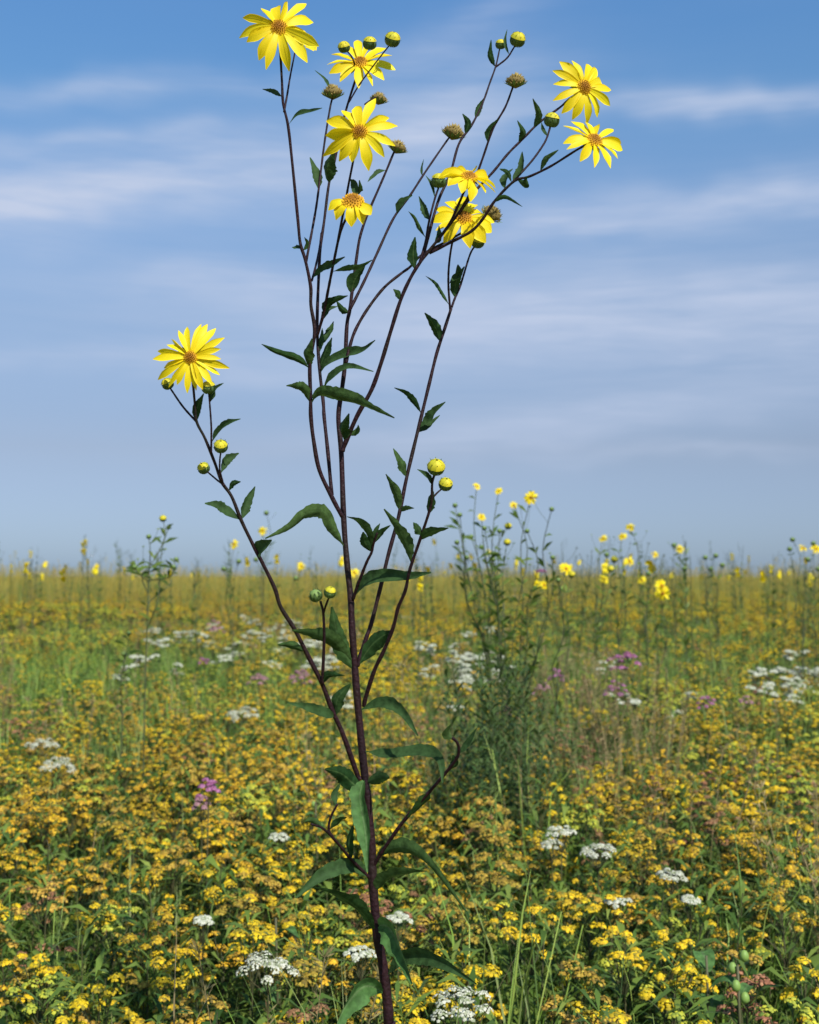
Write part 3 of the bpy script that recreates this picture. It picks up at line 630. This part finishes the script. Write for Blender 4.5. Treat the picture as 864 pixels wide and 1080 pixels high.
# ------------------------------------------------------------------ where each kind of plant grows: patches of the meadow
# (centre px, centre py on the canopy, radius x, radius y, {kind: weight})
ZONES = [
 (180,700,130,26,dict(lgr=2.2,leafy=1.5)), (640,690,170,34,dict(lgr=2,leafy=2,grass=1)),
 (60,680,90,26,dict(gl=3,lgr=2)), (75,695,45,34,dict(lgr=5,gl=2)), (205,655,240,14,dict(ru=3)), (590,770,70,40,dict(ru=2,dry=.6)), (700,850,70,30,dict(ru=3)), (440,760,30,24,dict(ru=3)), (30,760,20,20,dict(ru=3)), (170,690,50,30,dict(lgr=3,leafy=2)), (245,740,60,30,dict(lgr=3,gl=1)), (30,720,60,30,dict(lgr=4,gl=1)), (150,760,50,30,dict(lgr=3,go=2)),
 (230,690,110,24,dict(white=1.6,leafy=2)), (290,668,60,12,dict(white=2)), (500,700,45,35,dict(white=1.8,leafy=4)), (422,712,30,26,dict(gy=6)),
 (850,715,60,16,dict(white=3.5)), (600,730,90,30,dict(leafy=3,gl=1,white=.4)), (720,740,90,24,dict(gl=3,white=.6)),
 (820,770,90,40,dict(gy=3,gl=2)), (760,640,120,14,dict(gy=5)), (850,650,50,20,dict(gy=4)), (840,690,60,18,dict(gg=3)),
 (680,670,160,30,dict(leafy=4,lgr=2)), (550,660,90,40,dict(leafy=3,grass=3)), (200,635,260,14,dict(gg=3,go=3)), (80,640,80,10,dict(go=3)),
 (120,830,150,60,dict(gg=5,go=3)), (260,790,90,60,dict(gg=4,go=2)), (330,840,60,60,dict(gy=2,leafy=2)), (40,870,80,50,dict(gg=4)),
 (110,920,50,60,dict(grass=5,leafy=3)), (560,800,90,70,dict(grass=7,leafy=4,dry=1.5)), (620,760,60,50,dict(dry=2,grass=3,go=1)), (540,770,40,40,dict(leafy=6)),
 (540,920,100,50,dict(go=6,gg=2)), (480,870,60,40,dict(go=3,gg=2)), (690,840,80,40,dict(go=3,gg=2,dry=1)), (760,860,60,30,dict(gg=3)),
 (730,920,140,60,dict(leafy=6,gg=1)), (820,900,60,40,dict(gg=3)), (60,1010,120,60,dict(gy=4)), (200,1010,120,60,dict(gy=2,leafy=2)), (340,1060,80,40,dict(go=3,gg=2)),
 (700,1030,130,50,dict(gy=4)), (560,1000,80,40,dict(leafy=3,gy=1)), (480,980,60,50,dict(gy=2,leafy=2)), (250,940,80,50,dict(go=2,gg=2)), (30,960,60,40,dict(leafy=4)), (820,1010,60,50,dict(leafy=4)),
]
BASE = dict(gy=1.45, gg=1.25, go=1.25, gl=.85, leafy=2.5, grass=1.3, lgr=.55, dry=.5, ru=.35, white=.012)
def pick(x, y, z):
    px, py = proj(Vector((x, y, z))); w = dict(BASE)
    # clumps: each kind grows in its own noise-shaped patches
    for i, k in enumerate(BASE):
        s = noise.noise(Vector((x * .9 + 31.7 * i, y * .6 + 11.3 * i, i * 5.1))); w[k] *= max(.05, 1 + 2.8 * s)
    for cx, cy, rx, ry, d in ZONES:
        q = ((px - cx) / rx) ** 2 + ((py - cy) / ry) ** 2
        if q < 2.2:
            f = math.exp(-q * 1.3)
            for k, v in d.items(): w[k] += v * f * (.9 if k == 'white' else 1.6)
    if y > 14:
        for k in ('gy', 'gg', 'gl'): w[k] *= 1 + min(3.0, (y - 14) * .14) * (1 if k != 'gy' else 1.3)
    t = random.random() * sum(w.values())
    for k, v in w.items():
        t -= v
        if t <= 0: return k
    return 'leafy'
GOLD = ('gy', 'gg', 'go', 'gl')  # flowering kinds that become plants of their own near the eye
rod_pts = []; green_pts = []; white_far = []; near = []
d = 1.62
random.seed(21)
while d < 175:
    # density falls with distance, plants there stand for broader tufts
    step = .085 if d < 4.5 else .085 * (d / 4.5) ** .62
    half = d * .345 + .75 + d * .05
    x = -half
    grow = 1.0 if d < 6 else min(1.75, 1 + (d - 6) * .022)
    while x < half:
        xx = x + random.uniform(-.5, .5) * step; yy = d + random.uniform(-.5, .5) * step
        x += step
        if abs(xx) > yy * .37 + .25 and random.random() < .35: continue
        z0 = gz(yy); cz = canopy(xx, yy) * (1.0 if yy < 60 else .8)
        k = pick(xx, yy, z0 + cz)
        s = cz / .8 * random.uniform(.86, 1.07)
        if yy > 9: s *= 1 + min(.3, (yy - 9) * .02) * noise.noise(Vector((xx * .22, yy * .12, 9)))
        if k in ('leafy',): s *= random.uniform(1.0, 1.14)
        if k in ('grass', 'lgr', 'dry'): s *= random.uniform(1.0, 1.25)
        if k == 'lgr' and yy > 4: s *= 1.03
        if k in ('gy', 'gg', 'go', 'gl') and yy > 12: s *= 1.1
        # keep the ground directly round the tall sunflower's foot free
        if abs(xx - ROOT.x) < .05 and abs(yy - D0) < .1: continue
        ent = ((xx, yy, z0), (random.uniform(-.12, .12), random.uniform(-.12, .12), random.uniform(0, 6.283)), (s * grow, s * grow, s), k)
        if k in GOLD:
            px, py = proj(Vector((xx, yy, cz)))
            if yy < 6 and -20 < px < 884 and py < 1100 and len(near) < 290: near.append(ent)
            else: rod_pts.append(ent)
        elif k == 'white':
            if yy > 5.5: white_far.append(ent)
            else: green_pts.append(ent[:3] + ('leafy',))
        else: green_pts.append(ent)
    # a second, lower layer of leaves closes the gaps near the eye
        if d < 9 and random.random() < .75:
            green_pts.append(((xx + random.uniform(-.05, .05), yy + random.uniform(-.05, .05), z0), (random.uniform(-.2, .2), random.uniform(-.2, .2), random.uniform(0, 6.3)), (s * 1.1, s * 1.1, s * random.uniform(.6, .86)), 'leafy' if random.random() < .8 else 'grass'))
    d += step
gn_scatter('goldenrod', {k: src[k] for k in GOLD}, rod_pts)
gn_scatter('meadow_undergrowth', {k: src[k] for k in ('leafy', 'grass', 'lgr', 'dry', 'ru')}, green_pts)
print('points', len(rod_pts), len(green_pts), len(white_far), len(near))

# individual goldenrod plants near the eye: stem with leaves and flower cluster as parts
LAB = {'gy': ('bright yellow flat-topped goldenrod flowering near the foot of the tall sunflower', 'bright yellow goldenrods in the near meadow'),
       'gg': ('deep golden flat-topped goldenrod flowering low in the near meadow', 'deep golden goldenrods in the near meadow'),
       'go': ('fading ochre-brown goldenrod with withering florets in the near meadow', 'fading ochre goldenrods in the near meadow'),
       'gl': ('greenish lime-yellow goldenrod just opening in the near meadow', 'lime-yellow goldenrods in the near meadow')}
proto = {}
for key in GOLD + ('ru',):
    proto[key] = []
    for st, fo, fl in near_sources[key]:
        proto[key].append((st.mesh('stem', FST), fo.mesh('foliage', FOL), fl.mesh('flower_cluster', M[key])))
for (loc, rot, sc, k) in near:
    a, b, c = random.choice(proto[k])
    r_ = bpy.data.objects.new('goldenrod_plant', None); COL.objects.link(r_); r_.location = loc; r_.rotation_euler = rot; r_.scale = sc
    tag(r_, LAB[k][0], 'goldenrod', LAB[k][1])
    for nm, me in (('stem', a), ('foliage', b), ('flower_cluster', c)):
        o = bpy.data.objects.new(nm, me); COL.objects.link(o); o.parent = r_

# ------------------------------------------------------------------ white flat-topped flowers, one plant each
def flat_plant(px, py, z, widthpx, mat, label, name, cat, group=None, k=16, dr=None, foln=20, tiers=1):
    v = P(px, py, 1.0) - EYE; y = (z - EYE.z) / v.z; c = EYE + v * y
    w = widthpx * y / F
    st, fo, fl = umbel(z, w, mat, k, dr=dr or max(.007, w * .12), fr=max(.0036, w * .03) * (1.5 if mat != 'wh' else 1), foln=foln, droopy=.3 if mat != 'wh' else 0)
    r_ = empty(name, Vector((c.x, c.y, 0))); tag(r_, label, cat, group)
    st.build('stem', FST, r_); fo.build('foliage', FOL, r_); fl.build('flower_cluster', M[mat], r_)
    return r_
Wt = 'white flat-topped flower '
for px, py, z, w, lab in (
  (297,1014,.84,62,'broad white flower cluster low at the left of the sunflower stem'), (498,1048,.86,66,'broad white flower cluster low at the right of the sunflower stem'),
  (420,969,.86,26,'small bright white flower cluster touching the right side of the sunflower stem'), (388,998,.84,34,'white flower cluster half hidden behind the sunflower stem'),
  (212,968,.84,18,'tiny white flower head alone among yellow goldenrod at lower left'), (302,881,.84,20,'small white flower cluster left of the pale hanging leaf'),
  (62,806,.86,40,'white flower cluster in the golden patch at far left'), (46,783,.85,34,'pale white flower cluster just behind another at far left'),
  (250,750,.86,34,'white flower cluster in the gold, left of the purple branch'), (632,894,.86,38,'flat white flower cluster right of the dry grass'),
  (647,950,.84,26,'bright white flower cluster alone in the greenery at right'), (582,872,.9,30,'tall loose white flower cluster below the dry grass'),
  (590,888,.84,24,'short white flower cluster under a taller white one'), (702,921,.84,32,'dull white flower cluster between goldenrod and leaves at right'),
  (734,948,.84,18,'tiny white flower head at lower right'), (527,706,.95,10,'single small cream flower head beside purple flowers'),
  (478,745,.9,18,'small white cluster at the foot of the thin tall weeds')):
    flat_plant(px, py, z, w, 'wh', lab, 'white_wildflower', 'wildflower')
wp = []
def boneset():
    st, fo, fl = MB(), MB(), MB()
    for q in range(6):
        a_, b_, c_ = umbel(.86 - random.uniform(0, .09), random.uniform(.04, .07), 'wh', 6, fr=.0065, dr=.013, foln=10)
        o_ = Vector((random.gauss(0, .045), random.gauss(0, .045), 0))
        for m_, t_m in ((a_, st), (b_, fo), (c_, fl)): t_m.add([v + o_ * (v.z / .86) for v in m_.v], m_.f, m_.u)
    return st, fo, fl
for i in range(4):
    st, fo, fl = boneset(); wp.append((st.mesh('stem', FST), fo.mesh('foliage', FOL), fl.mesh('flower_cluster', M['wh'])))
random.shuffle(white_far)
wf = sorted([e for e in white_far if e[0][1] < 40], key=lambda e: e[0][1])[:270]
for (loc, rot, sc, k) in wf:
    r_ = bpy.data.objects.new('white_wildflower', None); COL.objects.link(r_); r_.location = loc; r_.rotation_euler = rot; r_.scale = (sc[0] * 1.15, sc[1] * 1.15, sc[2] * 1.05)
    tag(r_, 'white flat-topped wildflower in the pale drifts farther back in the meadow', 'wildflower', 'white wildflowers in the farther drifts')
    for nm, me in zip(('stem', 'foliage', 'flower_cluster'), random.choice(wp)):
        o = bpy.data.objects.new(nm, me); COL.objects.link(o); o.parent = r_
# ------------------------------------------------------------------ purple flowers
for px, py, z, w, mat, lab in (
  (664,690,1.16,34,'pu','tall purple flower cluster, largest and highest of the purple ones'), (654,722,1.02,24,'pu','purple flower cluster just below the tallest purple one'),
  (591,709,1.02,20,'pu','bright purple flower head between tall weeds and the tallest purple flower'), (571,722,.98,20,'pb','dusky pink flower cluster beside a bright purple one'),
  (533,746,.96,16,'pu','faint violet flower cluster at the foot of the thin tall weeds'), (747,737,.94,20,'pu','purple flower cluster right of the lime-yellow patch'),
  (215,824,1.0,26,'pu','dark purple flower cluster alone in the golden patch at left'), (218,843,.93,18,'pb','dusky purple cluster beneath the dark purple one at left'),
  (218,694,.95,12,'pu','small magenta flower among the white drift'), (270,712,.93,22,'pb','dusky pink flower cluster left of the purple-stemmed branch'),
  (318,708,.95,26,'pb','dull pink flower cluster behind the purple-stemmed branch'), (228,657,.95,24,'pb','distant reddish-pink flower cluster above the white drift'),
  (568,602,1.62,8,'pu','tiny purple flower head showing against the sky by the thin weeds'), (783,735,.92,16,'pb','greyish pink flower cluster near the right-hand white drift')):
    if px == 568:
        c = P(568, 602, 7.0); st, fo, fl = umbel(c.z, .05, 'pu', 6, dr=.014, fr=.006); r_ = empty('purple_wildflower', Vector((c.x, c.y, 0))); tag(r_, lab, 'wildflower')
        st.build('stem', M['dst'], r_); fo.build('foliage', FOL, r_); fl.build('flower_cluster', M['pu'], r_); continue
    flat_plant(px, py, z, w, mat, lab, 'purple_wildflower', 'wildflower', k=13, foln=34)

# ------------------------------------------------------------------ tall thin plants standing against the sky
def tall_plant(base, tips, depth, label, name='thin_sunflower', cat='sunflower', group=None, r0=.004, leafn=40, side_twigs=14, ff=.25):
    """base (px,py) on the canopy; tips: (px, py, kind) with kind f flower / b bud / k dark knob"""
    b0 = P(base[0], base[1], depth); g0 = Vector((b0.x, depth, 0)); r_ = empty(name, g0); tag(r_, label, cat, group)
    st = MB(); fo = MB(); st_done = False
    fork = P(base[0] + (sum(t[0] for t in tips) / len(tips) - base[0]) * .35, base[1] - (base[1] - min(t[1] for t in tips)) * ff, depth)
    trunk = crom([g0, Vector((b0.x, depth, b0.z * .9)), fork], 4); tube(st, [q for q in trunk], lambda f: r0 * (1 - .3 * f), 5, False)
    paths = []
    for (tx, ty, kd) in tips:
        dd = depth + random.uniform(-.25, .25); tp = P(tx, ty, dd); s = fork.lerp(b0, random.uniform(0, .5))
        wob = [Vector((random.gauss(0, .022), random.gauss(0, .02), 0)) for _ in range(2)]
        mid = s.lerp(tp, .5) + Vector(((tp.x - s.x) * random.uniform(.02, .22) + random.uniform(-.03, .03), 0, random.uniform(-.02, .03)))
        pth = crom([s, s.lerp(mid, .5) + wob[0], mid, mid.lerp(tp, .55) + wob[1], tp], 3); tube(st, pth, lambda f: r0 * .5 * (1 - .55 * f) + .0006, 4, False); paths.append(pth)
        if kd == 'f': head(tx, ty, dd, random.uniform(4.6, 6.4), (random.uniform(-.6, .6), -1, random.uniform(.2, .8)), 9, width=.24, discr=.3, parent=r_, porigin=g0)
        elif kd == 'F': head(tx, ty, dd, random.uniform(7.5, 9.0), (random.uniform(-.6, .6), -1, random.uniform(.2, .8)), 10, width=.24, discr=.3, parent=r_, porigin=g0)
        elif kd in 'bB': bud(tx, ty, dd, 4.0, yellow=.7, parent=r_, porigin=g0)
        else: bud(tx, ty, dd, 2.9, yellow=0, parent=r_, porigin=g0)
    for i in range(leafn):
        pth = random.choice(paths + [trunk]); q = random.randrange(1, len(pth) - 1); p = pth[q]
        if p.z < .6: p = Vector((p.x, p.y, random.uniform(.6, .9))) if pth is trunk and False else p
        an = random.uniform(0, 6.283); l = random.uniform(.03, .08); dv = Vector((math.cos(an), math.sin(an), random.uniform(.3, 1.2))).normalized()
        blade(fo, [p, p + dv * l * .5, p + dv * l + Vector((0, 0, -.012))], l * .1, dv.cross(Vector((0, 1, .2))))
    for i in range(side_twigs):
        pth = random.choice(paths); q = random.randrange(2, len(pth) - 1); p = pth[q]; v = Vector((random.uniform(-1, 1), random.uniform(-.6, .6), random.uniform(.5, 1.6))) * random.uniform(.04, .1)
        tube(st, crom([p, p + v * .5 + Vector((v.x * .15, 0, 0)), p + v], 2), .0009, 3, False)
        floret(fo, p + v, Vector((0, 0, 1)), .008, 6)
    st.v = [v - g0 for v in st.v]; fo.v = [v - g0 for v in fo.v]
    for mb, nm, mt in ((st, 'stem', M['dst']), (fo, 'foliage', FOL)):
        o = bpy.data.objects.new(nm, mb.mesh(nm, mt)); COL.objects.link(o); o.parent = r_
    return r_
random.seed(5)
tall_plant((524,770), [(480,533,'k'),(485,543,'k'),(497,566,'k'),(503,513,'f'),(482,572,'k'),(492,588,'k'),(508,577,'k')], 5.2, 'thin tall sunflower leaning left, with dark knobs and one pale yellow bloom', leafn=120, side_twigs=20, ff=.3)
tall_plant((532,780), [(526,518,'f'),(508,545,'f'),(511,557,'k'),(536,555,'b'),(527,560,'k'),(520,590,'k'),(535,572,'b')], 5.0, 'thin tall sunflower in the middle of the three dark-stemmed ones', leafn=120, side_twigs=20, ff=.3)
tall_plant((545,790), [(560,525,'F'),(542,533,'f'),(582,537,'k'),(583,588,'k'),(574,617,'f'),(556,560,'k')], 5.1, 'thin tall sunflower whose topmost bloom is the largest of its three', leafn=120, side_twigs=20, ff=.3)
tall_plant((585,760), [(597,600,'F'),(603,606,'b'),(589,612,'k')], 5.6, 'short thin sunflower with one bright bloom just above the horizon', leafn=26, side_twigs=5)
tall_plant((622,720), [(636,568,'f'),(640,585,'k'),(644,600,'b')], 7.5, 'upright sunflower with one yellow bloom, right of the three dark-stemmed ones', leafn=60)
tall_plant((650,720), [(665,556,'f'),(657,566,'f'),(664,592,'f'),(648,590,'b')], 7.7, 'upright sunflower carrying the highest bloom of the distant right-hand group', leafn=60)
tall_plant((683,700), [(691,585,'f'),(677,612,'f'),(684,605,'k')], 8.5, 'slim distant sunflower with a pale bloom over the green patch', leafn=30)
tall_plant((703,700), [(698,618,'F'),(699,626,'F')], 8.0, 'low sunflower with two bright blooms almost touching at the horizon', leafn=20, side_twigs=3)
tall_plant((712,690), [(717,579,'f'),(711,575,'k'),(722,600,'k')], 9.0, 'slim distant sunflower with a bloom facing right of the horizon blooms', leafn=30)
tall_plant((152,760), [(172,547,'B'),(157,566,'k'),(178,556,'k'),(145,600,'k'),(186,590,'k'),(183,598,'k'),(142,598,'k')], 5.0, 'tall dark-stemmed weed with green buds, alone at the left', name='budding_weed', cat='weed', leafn=60, side_twigs=10, ff=.72)
tall_plant((128,780), [(136,668,'k'),(131,690,'k')], 5.2, 'short dark leafy weed beside the tall budding one at left', name='budding_weed', cat='weed', leafn=44, side_twigs=4)
tall_plant((246,690), [(247,574,'f'),(236,600,'k'),(252,592,'k')], 9.0, 'faint thin sunflower with a tiny pale bloom left of the big branch', leafn=24)
tall_plant((276,690), [(277,560,'f'),(281,541,'k'),(270,590,'k')], 9.5, 'faint thin sunflower with a tiny pale bloom behind the big branch', leafn=24)
tall_plant((318,700), [(318,597,'f'),(312,610,'k')], 9.5, 'thin sunflower with a tiny bloom just left of the main stem', leafn=18)
tall_plant((375,690), [(374,604,'f'),(380,612,'k')], 9.5, 'thin sunflower with a tiny bloom peeping out behind the main stem', leafn=16)
tall_plant((848,700), [(847,578,'f'),(836,569,'k'),(833,579,'k'),(852,590,'k')], 9.0, 'slim distant sunflower with a pale bloom near the right edge', leafn=24)
tall_plant((860,700), [(861,579,'f'),(858,573,'k'),(863,600,'k')], 9.6, 'slim distant sunflower cut by the right edge', leafn=24)
tall_plant((760,690), [(744,588,'k'),(755,586,'k'),(750,600,'k'),(762,596,'k')], 9.0, 'leafless weed with dark knobs right of the horizon blooms', name='budding_weed', cat='weed', leafn=24)
tall_plant((656,790), [(664,696,'k'),(652,726,'k'),(648,735,'k')], 6.3, 'brown leafy stalk under the tallest purple flower', name='brown_stalk', cat='weed', leafn=50, side_twigs=0)
# many faint weeds along the horizon: seven kinds, copied
weeds = []
for i in range(7):
    st = MB(); fo = MB(); H = 1.0; bends = random.uniform(-.06, .06)
    trunk = crom([Vector((0, 0, 0)), Vector((bends * .4, 0, H * .6)), Vector((bends, 0, H))], 6); tube(st, trunk, lambda f: .0034 * (1 - .6 * f), 4, False)
    for k in range(random.randint(7, 15)):
        p = trunk[random.randrange(5, len(trunk) - 1)]; v = Vector((random.uniform(-1, 1), random.uniform(-1, 1), random.uniform(.8, 2.2))) * random.uniform(.03, .075)
        tube(st, crom([p, p + v * .5 + Vector((v.x * .2, v.y * .2, 0)), p + v], 2), .0011, 3, False)
        if i % 3 != 2: floret(st, p + v, Vector((0, 0, 1)), .0075, 6)
    for k in range(46 if i % 3 == 2 else 28):
        z = random.uniform(.3, .95 if i % 3 == 2 else .8); p = trunk[int(z * (len(trunk) - 1))]; an = random.uniform(0, 6.283); l = random.uniform(.025, .06); dv = Vector((math.cos(an) * .7, math.sin(an) * .7, 1)).normalized()
        blade(fo, [p, p + dv * l * .5, p + dv * l], l * .09, dv.cross(Vector((0, 1, .2))))
    fl = MB()
    if i in (1, 4): 
        for k in range(2): 
            c = trunk[-1] + Vector((random.uniform(-.04, .04), 0, random.uniform(-.06, .01)))
            for q in range(7): floret(fl, c + Vector((random.uniform(-.014, .014), random.uniform(-.01, .01), random.uniform(-.014, .014))), Vector((0, -1, .4)), .014, 7)
    weeds.append((st.mesh('stem', M['dst']), fo.mesh('foliage', FOL), fl.mesh('flower_heads', M['petal']) if fl.v else None))
for i in range(280):
    y = 9 + 40 * random.random() ** 1.1; x = random.uniform(-1, 1) * (y * .345 + .3)
    if i % 3 == 0: x = abs(x)
    H = 1.55 + min(38, random.expovariate(1 / 15.0)) * y / F
    w_ = random.choice(weeds); r_ = bpy.data.objects.new('horizon_weed', None); COL.objects.link(r_); r_.location = (x, y, gz(y)); r_.rotation_euler = (random.uniform(-.06, .06), random.uniform(-.08, .08), random.uniform(0, 6.28)); s = H * (.8 + y * .008); r_.scale = (s * 1.1, s * 1.1, H)
    if w_[2]: tag(r_, 'distant thin weed with small yellow blooms standing up along the horizon', 'weed', 'yellow-flowered thin weeds along the horizon')
    else: tag(r_, 'distant thin green weed standing up along the horizon', 'weed', 'thin green weeds along the horizon')
    for nm, me in zip(('stem', 'foliage', 'flower_heads'), w_):
        if me: o = bpy.data.objects.new(nm, me); COL.objects.link(o); o.parent = r_

# thin tall grass fading into the sky along the far side of the meadow
tg = []
for i in range(5600):
    y = 24 + 125 * random.random(); x = random.uniform(-1, 1) * (y * .36 + .5)
    H = 1.50 - y * .0012 + random.gauss(0, .14) + .36 * noise.noise(Vector((x * .2, y * .05, 3))) + min(14, random.expovariate(1 / 5.0)) * y / F
    w = 1 + y * .022
    tg.append(((x, y, 0), (0, 0, random.uniform(0, 6.28)), (w, w, H / .95), random.choice(('tallgrass', 'tallgreen'))))
gn_scatter('tall_grass', {'tallgrass': [join((seed_grass(), M['hay'])) for _ in range(3)], 'tallgreen': [join((grass(.95, 14, .0016, .05, .16), M['gra'])) for _ in range(3)]}, tg)

# ------------------------------------------------------------------ broad-leaved and pod-bearing plants low in the meadow
def broad(px, py, z, size, n, label, pods=0, name='broadleaf_weed', cat='weed'):
    v = P(px, py, 1.0) - EYE; y = (z - EYE.z) / v.z; c = EYE + v * y; g0 = Vector((c.x, c.y, 0)); r_ = empty(name, g0); tag(r_, label, cat)
    st, fo = MB(), MB(); top = Vector((0, 0, z)); tube(st, crom([Vector((0, 0, -.02)), Vector((.01, 0, z * .5)), top], 4), lambda f: .004 * (1 - .4 * f), 6)
    for i in range(n):
        an = i * 2.4 + random.uniform(-.3, .3); d_ = Vector((math.cos(an), math.sin(an), 0)); p = Vector((.005, 0, z * (.75 + .25 * i / n))); l = size * random.uniform(.7, 1.1)
        blade(fo, crom([p, p + d_ * l * .5 + Vector((0, 0, l * .3)), p + d_ * l + Vector((0, 0, l * .05))], 4), l * .24, Vector((-d_.y, d_.x, random.uniform(-.3, .3))), 2, .25, .06)
    st.build('stem', FST, r_); fo.build('foliage', M['leafpale'], r_)
    for i in range(pods):
        an = i * 2.1; pc = Vector((math.cos(an) * .012, math.sin(an) * .012, z + .015 - i * .024)); m = MB(); vs = []
        for j in range(7):
            th = math.pi * j / 6
            for k in range(9): a_ = 6.283 * k / 9; vs.append(pc + Vector((math.cos(a_) * math.sin(th) * .0085, math.sin(a_) * math.sin(th) * .0085, -math.cos(th) * .0095 * (1 + .2 * (j > 4)))))
        m.add(vs, [(j * 9 + k, j * 9 + (k + 1) % 9, (j + 1) * 9 + (k + 1) % 9, (j + 1) * 9 + k) for j in range(6) for k in range(9)]); m.build('seed_pod', M['podgreen'], r_)
M['podgreen'] = material('pod_green', [(0.16, 0.28, 0.05), (0.24, 0.36, 0.09)], .5, .1)
broad(291, 968, .84, .07, 6, 'broad-leaved green weed by the lower left leaves of the tall sunflower')
broad(745, 1008, .84, .09, 7, 'broad-leaved dark weed among low goldenrod at lower right')
broad(400, 790, .86, .06, 5, 'small broad-leaved weed behind the middle of the sunflower stem')
broad(778, 1018, .87, .05, 4, 'weed carrying round pale green pods at lower right', 4, 'pod_weed')
broad(491, 757, .95, .06, 5, 'weed with pale green pods left of the tall thin weeds', 2, 'pod_weed')
broad(333, 846, .88, .05, 5, 'weed with pale green pods left of the sunflower stem', 2, 'pod_weed')

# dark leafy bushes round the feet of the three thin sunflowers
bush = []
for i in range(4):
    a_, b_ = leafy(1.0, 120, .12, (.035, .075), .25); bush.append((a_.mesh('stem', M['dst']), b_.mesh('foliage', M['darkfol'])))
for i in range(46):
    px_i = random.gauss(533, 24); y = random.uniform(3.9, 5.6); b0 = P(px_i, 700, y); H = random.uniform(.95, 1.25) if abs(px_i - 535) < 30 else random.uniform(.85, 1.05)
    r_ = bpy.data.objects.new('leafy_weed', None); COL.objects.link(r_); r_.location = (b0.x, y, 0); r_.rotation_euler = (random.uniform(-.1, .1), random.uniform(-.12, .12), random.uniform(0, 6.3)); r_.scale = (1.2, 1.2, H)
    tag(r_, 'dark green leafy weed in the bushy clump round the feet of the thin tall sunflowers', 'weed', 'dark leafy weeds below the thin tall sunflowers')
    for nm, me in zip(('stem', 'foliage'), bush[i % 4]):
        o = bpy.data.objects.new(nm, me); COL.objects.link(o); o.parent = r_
